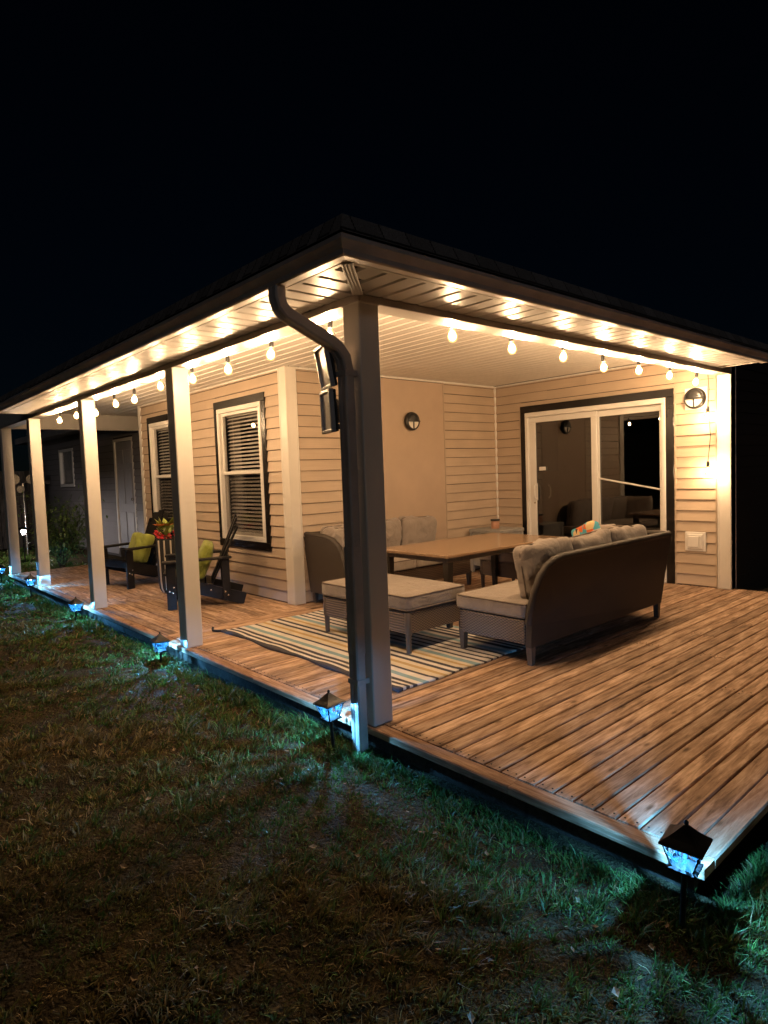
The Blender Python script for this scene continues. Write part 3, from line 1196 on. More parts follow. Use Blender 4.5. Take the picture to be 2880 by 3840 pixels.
ceil = part("porch_ceiling", house)
x = PW + 0.02 + 0.0675
while x < XD - 0.02:
    if x < XW - 0.02:
        soffit_plank(ceil, "ceiling_plank", 'Y', x, PW + .02, 9.008, ZC)
    else:
        soffit_plank(ceil, "ceiling_plank", 'Y', x, PW + .02, YP, ZC)
    x += 0.135
x = XW + 0.12
while x < 4.2:
    soffit_plank(ceil, "ceiling_plank", 'Y', x, 7.5, 9.008, ZC)
    x += 0.135
MB().box(PW + .02, XD, PW + .02, 9.0, ZC + 0.015, ZC + 0.03).build("ceiling_backing", "dark_room", ceil)

sof = part("eave_soffit", house)
y = -SO + 0.0675 + 0.0
while y < EY - 0.03:
    xa = -SO + .02
    xb_ = min(-0.006, y - 0.022) if y < 0 else -0.006
    if xb_ - xa > 0.03:
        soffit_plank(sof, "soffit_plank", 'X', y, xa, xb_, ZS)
    y += 0.135
x = -SO + 0.0675
while x < EX - 0.03:
    ya = -SO + .02
    yb_ = min(-0.006, x - 0.022) if x < 0 else -0.006
    if yb_ - ya > 0.03:
        soffit_plank(sof, "soffit_plank", 'Y', x, ya, yb_, ZS)
    x += 0.135
mb = MB()
mb.box(-SO, -0.004, -SO, EY, ZS + 0.015, ZS + 0.02)
mb.box(-0.003, EX, -SO, -0.004, ZS + 0.015, ZS + 0.02)
mb.build("soffit_backing", "dark_room", sof)
# mitre strip at the corner, with ribs, and edge channels
d45 = Matrix.Translation((-SO / 2 - .005, -SO / 2 - .005, ZS - 0.014)) @ Matrix.Rotation(R(45), 4, 'Z')
mb = MB()
mb.box(-SO * .66, SO * .66, -0.028, 0.028, 0, 0.006, 0, 1, d45)
for q in (-0.024, -0.008, 0.008, 0.024):
    mb.box(-SO * .66, SO * .66, q - 0.003, q + 0.003, -0.004, 0.0, 0, 1, d45)
mb.build("mitre_strip", "soffit_white_dimmed", sof)
mb = MB()
mb.box(-SO, -SO + 0.03, -SO, EY, ZS - 0.006, ZS + 0.012, 0.003)
mb.box(-SO + .031, EX, -SO, -SO + 0.03, ZS - 0.006, ZS + 0.012, 0.003)
mb.box(-SO + .031, -0.006, EY - .028, EY, ZS - 0.006, ZS + .012, 0.003)
mb.box(EX - .028, EX, -SO + .031, -0.006, ZS - 0.006, ZS + .012, 0.003)
mb.build("edge_channel", "soffit_white_dimmed", sof)

# fascia and gutters
fas = part("fascia", house)
MB().box(-SO - .018, -SO, -SO - .018, EY + .012, ZS - 0.004, 2.50, 0.002).build("fascia_board", "brown_metal", fas)
MB().box(-SO, EX + .012, -SO - .018, -SO, ZS - 0.004, 2.50, 0.002).build("fascia_board", "brown_metal", fas)
MB().box(-SO, -0.01, EY, EY + .012, ZS, 2.56).build("fascia_board", "brown_metal", fas)
MB().box(EX, EX + .012, -SO, -0.01, ZS, 2.56).build("fascia_board", "brown_metal", fas)
# K-style gutter: profile (distance out from the fascia, height)
GP = [(0.001, 2.372), (0.060, 2.366), (0.070, 2.372), (0.074, 2.392), (0.092, 2.412), (0.104, 2.424), (0.106, 2.442), (0.100, 2.446), (0.096, 2.440),
      (0.098, 2.428), (0.086, 2.418), (0.068, 2.396), (0.062, 2.376), (0.006, 2.380), (0.006, 2.44), (0.001, 2.44)]
F0 = -SO - 0.018


def gutter_mesh():
    mb = MB()
    n = len(GP)
    rings = []
    for (kind, t) in (('L', EY), ('C', 0), ('R', EX)):
        ring = []
        for (o_, z) in GP:
            if kind == 'L':
                ring.append((F0 - o_, t, z))
            elif kind == 'C':
                ring.append((F0 - o_, F0 - o_, z))
            else:
                ring.append((t, F0 - o_, z))
        rings.append(ring)
    vv = rings[0] + rings[1] + rings[2]
    ff = []
    for i in range(2):
        for k in range(n):
            ff.append((i * n + k, i * n + (k + 1) % n, (i + 1) * n + (k + 1) % n, (i + 1) * n + k))
    ff += [tuple(range(n)), tuple(range(2 * n, 3 * n))]
    return mb.add(vv, ff)


gut = gutter_mesh().build("gutter", "brown_metal", house)
mb = MB()
mb.box(F0 - .102, F0 - .001, EY - .006, EY + .006, 2.368, 2.444, 0.001)
mb.box(EX - .006, EX + .006, F0 - .102, F0 - .001, 2.368, 2.444, 0.001)
mb.build("end_cap", "brown_metal", gut)

# downspout: rectangular pipe from the gutter outlet, elbowing to the corner post
dsp = part("downspout", house)
w2, d2 = 0.040, 0.031
pts = [(-0.440, 0.110, 2.370), (-0.440, 0.110, 2.315), (-0.428, 0.107, 2.272), (-0.395, 0.104, 2.240), (-0.16, 0.085, 2.135), (-0.10, 0.080, 2.100), (-0.062, 0.076, 2.050), (-0.048, 0.074, 1.98), (-0.048, 0.074, 1.0), (-0.048, 0.074, 0.40), (-0.048, 0.074, 0.05), (-0.048, 0.074, -0.11)]


def rect_pipe(pts, w, d):
    path = []
    P = [Vector(p) for p in pts]
    for i, p in enumerate(P):
        t = (P[min(i + 1, len(P) - 1)] - P[max(i - 1, 0)]).normalized()
        u = Vector((0, 1, 0))
        v = t.cross(u).normalized()
        u = v.cross(t).normalized()
        path.append((p, u, v))
    c = 0.008
    prof = [(-w + c, -d), (-0.012, -d), (0, -d + .003), (0.012, -d), (w - c, -d), (w, -d + c), (w, d - c), (w - c, d), (0.012, d), (0, d - .003), (-0.012, d), (-w + c, d), (-w, d - c), (-w, -d + c)]
    return MB().sweep(prof, path)


rect_pipe(pts[:9] , w2, d2).build("pipe", "brown_metal", dsp)
rect_pipe([(-0.048, 0.074, 1.02), (-0.048, 0.074, 0.42)], w2 + .003, d2 + .003).build("pipe", "brown_metal", dsp)
rect_pipe([(-0.048, 0.074, 0.46), (-0.048, 0.074, -0.02), (-0.048, 0.074, -0.13)], w2 + .0005, d2 + .0005).build("pipe", "brown_metal", dsp)
for z in (1.95, 0.25):
    MB().box(-0.084, 0.004, 0.030, 0.118, z, z + 0.03, 0.002).build("strap", "brown_metal", dsp)

# roof: shingle edge above the gutter, hip planes behind it, notched where the eave stops
roof = part("roof", house)
zb, zt = 2.455, 2.548
xo, xi = -0.505, -0.455
SL = 0.42


def zr(d):
    return zt + SL * d


def shingle_edge():
    mb = MB()
    xo2 = xo + 0.0
    A = [(xo, EY + .02), (xo, xo), (EX + .05, xo)]
    B = [(xi, EY + .02), (xi, xi), (EX + .05, xi)]
    n_layers = 5
    rings = []
    for k in range(n_layers + 1):
        t = k / n_layers
        z = zb + (zt - zb) * t
        off = xo + (xi - xo) * t
        rings.append([(off, EY + .02, z), (off, off, z), (EX + .05, off, z)])
        if k < n_layers:
            off2 = off + 0.007
            z2 = z
    for k in range(n_layers):
        lo, hi = rings[k], rings[k + 1]
        mid = [(hi[0][0] - .006, hi[0][1], hi[0][2] - .004), (hi[1][0] - .006, hi[1][1] - .006, hi[1][2] - .004), (hi[2][0], hi[2][1] - .006, hi[2][2] - .004)]
        mb.add(lo + mid, [(0, 1, 4, 3), (1, 2, 5, 4)])
        mb.add(mid + hi, [(0, 1, 4, 3), (1, 2, 5, 4)])
    return mb


shingle_edge().build("shingle_edge", "shingle", roof)
XR, YR = 9.6, 9.4
cxr, cyr = (xi + XR) / 2, (xi + YR) / 2
hh = min(XR - xi, YR - xi) / 2
mb = MB()
ap = (xi + hh, xi + hh, zr(hh))
ap2 = (XR - hh, YR - hh, zr(hh))
nz = zr(0.02 - xi)
mb.add([(xi, xi, zt), (xi, EY + .02, zt), (.02, EY + .02, nz), (.02, YR - .47, nz), ap, ap2], [(0, 4, 5, 3, 2, 1)])
mb.add([(xi, xi, zt), (EX + .05, xi, zt), (EX + .05, .02, nz), (XR - .47, .02, nz), ap2, ap], [(0, 1, 2, 3, 4, 5)])
mb.add([(XR - .47, .02, nz), (XR - .47, YR - .47, nz), ap2], [(0, 1, 2)])
mb.add([(.02, YR - .47, nz), (XR - .47, YR - .47, nz), ap2], [(0, 1, 2)])
mb.build("roof_plane", "shingle", roof)

# ---- double-hung windows with blinds


def make_window(y0, y1, z0, z1):
    w = part("window", house)
    t = 0.088
    xf = XW - 0.030
    for (a, b, c, d) in ((y0, y1, z1 - t - .008, z1), (y0, y1, z0, z0 + t + .008), (y0, y0 + t, z0 + t + .009, z1 - t - .009), (y1 - t, y1, z0 + t + .009, z1 - t - .009)):
        MB().box(xf, XW - .0005, a, b, c, d, 0.004).build("casing", "black_trim", w)
    a, b, c, d = y0 + t + .001, y1 - t - .001, z0 + t + .009, z1 - t - .009
    fr = 0.055
    mb = MB()
    for (p, q, u, v) in ((a, b, d - fr, d), (a, b, c, c + fr), (a, a + fr, c + fr, d - fr), (b - fr, b, c + fr, d - fr)):
        mb.box(XW - 0.038, XW + 0.06, p, q, u, v, 0.004)
    mb.build("frame", "white_vinyl", w)
    zm = (c + d) / 2 + 0.01
    s = 0.038
    a2, b2, c2, d2_ = a + fr, b - fr, c + fr, d - fr
    for (lo, hi, x) in ((zm - .018, d2_, XW - 0.006), (c2, zm + .018, XW + 0.022)):
        mb = MB()
        mb.box(x, x + .024, a2, b2, hi - s, hi, 0.003)
        mb.box(x, x + .024, a2, b2, lo, lo + s, 0.003)
        mb.box(x, x + .024, a2, a2 + s, lo + s, hi - s, 0.003)
        mb.box(x, x + .024, b2 - s, b2, lo + s, hi - s, 0.003)
        mb.build("sash", "white_vinyl", w)
        MB().box(x + .011, x + .0135, a2 + s, b2 - s, lo + s, hi - s).build("pane", "window_glass", w)
    MB().box(XW + 0.005, XW + 0.0065, a2 + .004, b2 - .004, c2 + .004, zm - .02).build("insect_screen", "screen_glass", w)
    MB().box(XW + .072, XW + .11, a2, b2, d2_ - .05, d2_ - .004, 0.004).build("blind_rail", "blind_white", w)
    zz = d2_ - .075
    me = None
    while zz > c2 + 0.03:
        if me is None:
            L = b2 - a2 - .012
            me = MB().prism([(-0.022, -.0012), (0, 0.0018), (.022, -.0012), (.022, .0003), (0, .0033), (-.022, .0003)], 'X', -L / 2, L / 2).mesh("slat_mesh", "blind_white")
        o = link("blind_slat", me, w, (XW + .092, (a2 + b2) / 2, zz), 0)
        o.rotation_euler = (R(-34), 0, R(90))
        zz -= 0.0465
    for yy in (a2 + .12, b2 - .12):
        MB().tube([(XW + .092, yy, d2_ - .05), (XW + .092, yy, c2 + .03)], 0.0015, 4).build("blind_cord", "blind_white", w)
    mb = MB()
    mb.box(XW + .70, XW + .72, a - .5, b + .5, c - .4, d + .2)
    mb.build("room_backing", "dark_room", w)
    return w


make_window(W_WIN1[0], W_WIN1[1], W_WIN1[2], W_WIN1[3])
make_window(W_WIN2[0], W_WIN2[1], W_WIN2[2], W_WIN2[3])

# ---- sliding patio door
sd = part("sliding_door", house)
y0, y1, zt2 = W_DOOR[0], W_DOOR[1], W_DOOR[3]
for (a, b, c, d) in ((y0, y1, 2.176, zt2), (y0, y0 + .094, 0.001, 2.175), (y1 - .082, y1, 0.001, 2.175)):
    MB().box(XD - .030, XD - .0005, a, b, c, d, 0.004).build("casing", "black_trim", sd)
a, b = y0 + .095, y1 - .083
mb = MB()
mb.box(XD - .042, XD + .09, a, b, 2.112, 2.174, 0.005)
mb.box(XD - .042, XD + .09, a, a + .045, 0.03, 2.111, 0.005)
mb.box(XD - .042, XD + .09, b - .045, b, 0.03, 2.111, 0.005)
mb.box(XD - .055, XD + .09, a, b, 0.001, 0.029, 0.005)
mb.build("frame", "white_vinyl", sd)


def door_leaf(name, pa, pb, x, st_a, st_b, glass_x):
    leaf = MB()
    z0_, z1_ = 0.032, 2.11
    leaf.box(x, x + .034, pa, pb, z1_ - .075, z1_, 0.004)
    leaf.box(x, x + .034, pa, pb, z0_, z0_ + .10, 0.004)
    leaf.box(x, x + .034, pa, pa + st_a, z0_ + .101, z1_ - .076, 0.004)
    leaf.box(x, x + .034, pb - st_b, pb, z0_ + .101, z1_ - .076, 0.004)
    o = leaf.build(name, "white_vinyl", sd)
    MB().box(glass_x, glass_x + .003, pa + st_a, pb - st_b, z0_ + .10, z1_ - .075).build("pane", "door_glass", sd)
    return o


door_leaf("fixed_leaf", a + .046, 1.665, XD + .040, .058, .075, XD + .055)
door_leaf("sliding_leaf", 1.60, b - .046, XD - .004, .078, .098, XD + .012)
mb = MB()
mb.tube([(XD - .006, 2.520, .985), (XD - .045, 2.520, 1.00), (XD - .052, 2.520, 1.04), (XD - .052, 2.520, 1.13), (XD - .045, 2.520, 1.165), (XD - .006, 2.520, 1.18)], 0.011, 8)
mb.box(XD - .012, XD - .004, 2.495, 2.545, .965, 1.20, 0.003)
mb.build("handle", "white_vinyl", sd)
MB().lathe([(0.012, XD - .016), (0.012, XD - .004)], 12, (0, 2.545, .93), 'X').build("lock", "steel", sd)
mb = MB().tube([(XD + .118, 2.405, .99), (XD + .150, 2.40, 1.02), (XD + .158, 2.40, 1.08), (XD + .150, 2.40, 1.14), (XD + .118, 2.405, 1.17)], 0.010, 8)
mb.build("inner_handle", "white_vinyl", sd)
MB().box(XD - .020, XD - .004, 2.36, 2.46, 1.375, 1.425, 0.004).build("child_latch", "white_vinyl", sd)
mb = MB().tube([(XD + .036, 1.588, 1.25), (XD + .036, .80, 1.105)], 0.011, 8)
mb.build("security_bar", "white_vinyl", sd)
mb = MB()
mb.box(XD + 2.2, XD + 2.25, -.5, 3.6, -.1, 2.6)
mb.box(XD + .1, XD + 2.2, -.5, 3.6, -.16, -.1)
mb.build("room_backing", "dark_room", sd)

# ------------------------------------------------------------------ bulkhead wall lamps (not lit)


def bulkhead(label, loc, face, r, square):
    """round lamp with a hooded upper half and a divided lower glass"""
    o = thing("wall_lamp", label, "wall lamp", loc, 0.0, "round bulkhead lamps on the porch walls")
    ax = Vector((-1, 0, 0)) if face == '-X' else Vector((0, -1, 0))
    rot = Matrix.Rotation(R(90), 4, 'Z') if face == '-X' else Matrix.Identity(4)
    # local build facing -Y
    def put(mb, name, mat):
        mb.v = [tuple((rot.inverted() if face == '-X' else rot) @ Vector(p)) for p in mb.v]
        mb.build(name, mat, o)
    if square:
        put(MB().box(-r * 1.02, r * 1.02, -0.012, 0.0, -r * 1.02, r * 1.02, 0.003), "mounting_block", "white_vinyl")
    put(MB().lathe([(r * .9, -0.006), (r * .99, -0.02), (r, -0.045), (r * .93, -0.066), (r * .80, -0.072), (r * .78, -.05), (r * .1, -.045)], 32, (0, 0, 0), 'Y'), "ring", "black_plastic")
    # lower glass
    pts = [(r * .78 * math.cos(R(t)), r * .78 * math.sin(R(t))) for t in range(180, 361, 12)]
    put(MB().prism([(p, q) for p, q in pts], 'Y', -0.062, -0.05), "lower_glass", "lamp_glass_off")
    # hood over the upper half
    mb = MB()
    rings = []
    for i in range(6):
        ph = R(90 * i / 5)
        rings.append([(r * .84 * math.cos(ph * .96) * math.cos(R(t)), -0.060 - .030 * math.sin(ph), r * .84 * math.cos(ph * .96) * math.sin(R(t)) * 1.0) for t in range(0, 181, 12)])
    n = len(rings[0])
    vv = [p for rg in rings for p in rg]
    ff = [(i * n + k, i * n + k + 1, (i + 1) * n + k + 1, (i + 1) * n + k) for i in range(5) for k in range(n - 1)]
    mb.add(vv, ff, True)
    mb.box(-r * .84, r * .84, -0.088, -0.060, -0.008, 0.004)
    put(mb, "hood", "black_plastic")
    put(MB().box(-0.006, 0.006, -0.074, -0.060, -r * .80, 0.0), "glass_bar", "black_plastic")
    return o


bulkhead("black round wall lamp with half hood on the smooth tan panel", (3.458, YP - 0.012, 2.062), '-Y', 0.118, False)
bulkhead("black round wall lamp on a white block beside the sliding door", (XD - 0.016, 0.364, 2.125), '-X', 0.118, True)

# ------------------------------------------------------------------ string lights
bulb_me = MB().lathe([(0.011, 0.0), (0.016, -0.012), (0.026, -0.035), (0.031, -0.055), (0.029, -0.074), (0.018, -0.090), (0.004, -0.095)], 14).mesh("bulb_mesh", "bulb_glass")
core_me = MB().lathe([(0.004, -0.022), (0.017, -0.036), (0.0215, -0.052), (0.019, -0.068), (0.004, -0.080)], 10).mesh("core_mesh", "bulb_core")
sock_me = MB().lathe([(0.006, 0.062), (0.010, 0.056), (0.015, 0.045), (0.016, 0.006), (0.013, 0.0), (0.012, -0.004)], 12).mesh("socket_mesh", "black_plastic")


def string_light(label, pts, cord):
    o = thing("string_light", label, "string lights", (0, 0, 0), 0, "warm string lights round the porch beam")
    MB().tube(cord, 0.0042, 6).build("cord", "black_plastic", o)
    for (p, hook) in pts:
        s = link("socket", sock_me, o, p)
        s.rotation_euler = (R(random.uniform(-9, 9)), R(random.uniform(-9, 9)), 0)
        b = link("bulb", bulb_me, s)
        fc = link("filament", core_me, s)
        if hook is None:                     # tail bulbs' cores shrunk, to dim their glare on the wall
            fc.scale = (0.7, 0.7, 0.95)
        if hook is not None:
            MB().tube([s.rotation_euler.to_matrix().inverted() @ (Vector(hook) - Vector(p)), Vector((0, 0, 0.06))], 0.0035, 5).build("hanger", "black_plastic", s)
    return o


def cord_along(points, sag=0.02, n=6):
    out = []
    for a, b in zip(points[:-1], points[1:]):
        a, b = Vector(a), Vector(b)
        for k in range(n):
            t = k / n
            p = a.lerp(b, t)
            p.z -= sag * 4 * t * (1 - t)
            out.append(p)
    out.append(Vector(points[-1]))
    return out


XS = 0.198
zb_list = [2.279, 2.277, 2.266, 2.276, 2.299, 2.246, 2.263, 2.226, 2.262, 2.264]
yb_list = [0.521, 1.205, 1.84, 2.468, 3.15, 3.797, 4.356, 5.004, 5.72, 6.442]
lp, lc = [], []
for y, z in zip(yb_list, zb_list):
    p = (XS, y, z + 0.05)
    lp.append((p, (XS - .02, y, HB + 0.045)))
    lc.append((XS - .02, y, HB + 0.045))
cl = cord_along([(XS - .02, 0.22, HB + .06)] + lc + [(XS - .02, 6.9, HB + .08)], 0.022)
string_light("string of warm bulbs along the lawn side of the porch", lp, cl)
xb_list = [0.954, 1.594, 2.273, 2.884, 3.514, 4.164, 4.786]
zb2 = [2.307, 2.29, 2.294, 2.26, 2.282, 2.283, 2.261]
rp, rc = [], []
for x, z in zip(xb_list, zb2):
    p = (x, XS, z + .05)
    rp.append((p, (x, XS - .02, HB + 0.045)))
    rc.append((x, XS - .02, HB + 0.045))
tail = [(5.02, .178, 2.42), (5.04, .170, 2.20), (5.05, .186, 2.015), (5.09, .176, 1.70), (5.045, .186, 1.42)]
cl = cord_along([(0.28, XS - .02, HB + .06)] + rc, 0.022)[:-1] + [Vector(rc[-1])] + [Vector(t) for t in tail]
rp.append(((5.04, .185, 1.910 + .045), None))
rp.append(((5.04, .185, 1.315 + .045), None))
string_light("string of warm bulbs over the sofas ending down the far white post", rp, cl)

# ------------------------------------------------------------------ solar flood lights on the corner post


def flood(label, loc, tilt, yawd):
    o = thing("flood_light", label, "flood light", loc, 0, "flood light heads on the corner post")
    o.rotation_euler = (0, R(tilt), R(yawd))
    # faces local -x; width along y
    w, h = 0.10, 0.118
    mb = MB()
    for (a, b, c, d) in ((-w, w, h - .018, h), (-w, w, -h, -h + .018), (-w, -w + .016, -h + .018, h - .018), (w - .016, w, -h + .018, h - .018)):
        mb.box(-0.022, 0.006, a, b, c, d, 0.003)
    mb.build("bezel", "grey_metal", o)
    MB().box(-0.010, 0.004, -w + .016, w - .016, -h + .018, h - .018).build("lens", "lamp_glass_off", o)
    mb = MB().box(0.006, 0.022, -w * .96, w * .96, -h * .97, h * .97, 0.004)
    mb.box(0.022, 0.052, -w * .5, w * .5, -h * .55, h * .55, 0.006)
    mb.build("housing", "black_plastic", o)
    return o


f1 = flood("upper flood light head tilted down behind the downspout", (-0.088, 0.20, 2.015), -9, -21)
MB().tube([(0.03, 0, .06), (0.09, -0.02, .055)], 0.016, 8).build("bracket", "steel", f1)
f2 = flood("lower flood light head upright behind the downspout", (-0.078, 0.20, 1.77), -2, -21)
MB().tube([(0.03, 0, -.07), (0.07, -.01, -.095), (0.10, -0.03, -.095)], 0.014, 8).build("bracket", "black_plastic", f2)

# ------------------------------------------------------------------ rug


def make_rug():
    x0, x1, y0, y1 = 0.47, 2.0, 0.31, 2.72
    nx, ny = 40, 60
    vv, ff = [], []
    for j in range(ny + 1):
        for i in range(nx + 1):
            u, v = i / nx, j / ny
            x = (x1 - x0) * u
            y = (y1 - y0) * v
            edge = max(0, 1 - u * 7)
            x += edge * 0.020 * math.sin(v * 17) * (1 if 0.3 < v < 0.85 else .35)
            z = 0.010 + edge * 0.012 * max(0, math.sin(v * 21 + 1)) + 0.002 * noise.noise(Vector((x * 6, y * 6, 0)))
            if v < 0.03:
                z += 0.005 * max(0, math.sin(u * 33))
            if j == ny and i < 2:
                z += 0.012
            vv.append((x, y + (0.010 * math.sin(u * 19) if v in (0, 1) else 0), z))
    n = nx + 1
    for j in range(ny):
        for i in range(nx):
            ff.append((j * n + i, j * n + i + 1, (j + 1) * n + i + 1, (j + 1) * n + i))
    top = len(vv)
    vv2 = vv + [(p[0], p[1], 0.0025) for p in vv]
    rim = [j * n for j in range(ny + 1)]
    for k in range(ny):
        ff.append((k * n, (k + 1) * n, top + (k + 1) * n, top + k * n))
        ff.append((k * n + nx, (k + 1) * n + nx, top + (k + 1) * n + nx, top + k * n + nx))
    for i in range(nx):
        ff.append((i, i + 1, top + i + 1, top + i))
        ff.append((ny * n + i, ny * n + i + 1, top + ny * n + i + 1, top + ny * n + i))
    o = MB().add(vv2, ff, True).build("rug", "rug_stripes", None, (x0, y0, 0.001))
    tag(o, "striped cream navy gold and teal outdoor rug under the ottoman", "rug")
    s = MB()
    s.tube([(0.0, y1 - y0 + .0, .012), (-.03, y1 - y0 + .03, .012), (-.045, y1 - y0 + .08, .010), (-.03, y1 - y0 + .12, .014), (-0.02, y1 - y0 + .125, .03)], 0.011, 6)
    s.build("tie_strap", "cloth_black", o)


make_rug()

# ------------------------------------------------------------------ wicker furniture


def seat_leg(parent, x, y, h, w=0.052):
    mb = MB()
    q = w * 0.36
    mb.add([(x - q, y - q, 0.002), (x + q, y - q, .002), (x + q, y + q, .002), (x - q, y + q, .002), (x - w / 2, y - w / 2, h), (x + w / 2, y - w / 2, h), (x + w / 2, y + w / 2, h), (x - w / 2, y + w / 2, h)],
           [(0, 3, 2, 1), (4, 5, 6, 7), (0, 1, 5, 4), (1, 2, 6, 5), (2, 3, 7, 6), (3, 0, 4, 7)])
    return mb.build("leg", "sofa_leg", parent)


def make_sofa(label, loc, L, mirror):
    """back along local y=0, seat towards +y, arm panel at x=L, open at x=0 (mirror flips y)"""
    s = -1.0 if mirror else 1.0
    o = thing("sofa", label, "sofa", loc, 0, "wicker sofas of the seating set")
    D = 0.70

    def B(mb):
        if mirror:
            mb.v = [(p[0], -p[1], p[2]) for p in mb.v]
        return mb
    # back panel: top edge curves down to the seat at the open end
    prof = [(0.0, 0.135), (0.012, .30), (0.022, 0.44), (0.040, .53), (0.085, .635), (0.15, 0.705), (0.235, 0.742), (0.34, 0.758), (L, 0.768), (L + .055, .768), (L + .03, .45), (L, 0.135)]
    n = len(prof)
    mb = MB()
    lean = 0.07

    def yb(z, off):
        return off - lean * max(0, (z - .3)) / .45
    vv = [(x, yb(z, 0.0), z) for x, z in prof] + [(x, yb(z, 0.05), z) for x, z in prof]
    ff = [tuple(range(n)), tuple(range(n, 2 * n))[::-1]] + [(i, (i + 1) % n, n + (i + 1) % n, n + i) for i in range(n)]
    B(mb.add(vv, ff)).build("back_panel", "sofa_panel", o)
    # rolled rim over the back panel's top
    rim = [(x, yb(z, 0.025), z) for x, z in prof[1:10]]
    B(MB().tube(rim, 0.030, 10)).build("back_rim", "sofa_panel", o)
    # arm panel at x=L
    ap = [(0.05, .135), (-.055, .768), (0.02, .772), (0.30, .762), (0.44, .735), (0.54, .68), (0.60, .60), (0.64, .47), (0.665, .30), (0.67, .135)]
    n = len(ap)
    vv = [(L, y, z) for y, z in ap] + [(L + .05, y, z) for y, z in ap]
    ff = [tuple(range(n)), tuple(range(n, 2 * n))[::-1]] + [(i, (i + 1) % n, n + (i + 1) % n, n + i) for i in range(n)]
    B(MB().add(vv, ff)).build("arm_panel", "sofa_panel", o)
    B(MB().tube([(L + .025, y, z) for y, z in ap[1:9]], 0.029, 10)).build("arm_rim", "sofa_panel", o)
    # seat aprons
    B(MB().box(0.02, L - .002, D - .045, D - .012, .15, .325, 0.006)).build("front_apron", "wicker", o)
    B(MB().box(0.002, 0.034, 0.056, D - .05, .15, .325, 0.006)).build("side_apron", "wicker", o)
    B(MB().box(0.04, L - .005, 0.055, D - .05, .285, .318)).build("seat_deck", "sofa_panel", o)
    for (x, y) in ((0.035, 0.028), (0.035, D - .035), (L - .03, 0.028), (L - .03, D - .035)):
        seat_leg(o, x, s * y, 0.17)
    if True:
        for (k, xa, xb_) in ((0, 0.0, L / 2 - .003), (1, L / 2 + .003, L - .005)):
            w = xb_ - xa
            c = cushion(w, D - .03, 0.125, 0.034, 0.012, 0.004, k + loc[0]).build("seat_cushion", "cushion_fabric", o, ((xa + xb_) / 2, s * (0.045 + (D - .03) / 2), 0.390))
            seam(w, D - .03, 0.048).build("piping", "piping_fabric", c)
            seam(w, D - .03, -0.048).build("piping", "piping_fabric", c)
    # back cushions, leaning
    nb = 3
    span = L - 0.16
    for k in range(nb):
        w = span / nb
        xa = 0.11 + k * w
        c = cushion(w * 1.0, 0.42, 0.15, 0.05, 0.030, 0.026, k * 2.2 + loc[1], 12)
        b = c.build("back_cushion", "cushion_fabric", o, (xa + w / 2, s * (0.145), 0.645 + random.uniform(-.012, .012)))
        b.rotation_euler = (R(90 + s * (-8)) , R(random.uniform(-3, 3)), R(random.uniform(-2, 2)))
        seam(w * 1.0, 0.42, 0.0, 0.006, 0.06).build("piping", "piping_fabric", b)
    # side cushion against the arm
    c = cushion(0.52, 0.40, 0.15, 0.05, 0.03, 0.022, loc[1] + 9, 12)
    b = c.build("side_cushion", "cushion_fabric", o, (L - .11, s * 0.40, 0.645))
    b.rotation_euler = (R(90), R(0), R(88))
    seam(0.52, 0.40, 0.0, 0.006, 0.06).build("piping", "piping_fabric", b)
    return o


make_sofa("brown wicker sofa with its tall curved back to the open deck", (1.478, 0.0, 0.0), 2.02, False)
s2 = make_sofa("brown wicker sofa backed against the smooth tan panel wall", (3.74, 3.165, 0.0), 1.93, False)
s2.rotation_euler = (0, 0, R(180))


def make_ottoman(label, x0, x1, y0, y1, seed):
    L, W = x1 - x0, y1 - y0
    o = thing("ottoman", label, "ottoman", ((x0 + x1) / 2, (y0 + y1) / 2, 0), 0, "wicker ottomans at the table ends")
    hx, hy = L / 2, W / 2
    for (a, b, c, d) in ((-hx + .05, hx - .05, -hy + .008, -hy + .035), (-hx + .05, hx - .05, hy - .035, hy - .008), (-hx + .008, -hx + .035, -hy + .05, hy - .05), (hx - .035, hx - .008, -hy + .05, hy - .05)):
        MB().box(a, b, c, d, 0.165, 0.335, 0.006).build("apron", "wicker", o)
    for sx in (-1, 1):
        for sy in (-1, 1):
            mb = MB().lathe([(0.020, 0.002), (0.024, 0.16), (0.030, 0.17), (0.030, 0.333), (0.026, 0.338)], 12, (sx * (hx - .032), sy * (hy - .032), 0))
            mb.build("leg", "sofa_leg", o)
    MB().box(-hx + .04, hx - .04, -hy + .04, hy - .04, .30, .33).build("seat_deck", "sofa_panel", o)
    c = cushion(L + .01, W + .01, 0.13, 0.035, 0.014, 0.004, seed).build("cushion", "cushion_fabric", o, (0, 0, 0.404))
    seam(L + .01, W + .01, 0.052).build("piping", "piping_fabric", c)
    seam(L + .01, W + .01, -0.052).build("piping", "piping_fabric", c)
    return o


make_ottoman("cushioned wicker ottoman standing on the striped rug", 1.085, 1.765, 0.85, 1.975, 1.0)
make_ottoman("cushioned wicker ottoman in shade behind the table", 3.60, 4.26, 1.15, 2.25, 5.0)

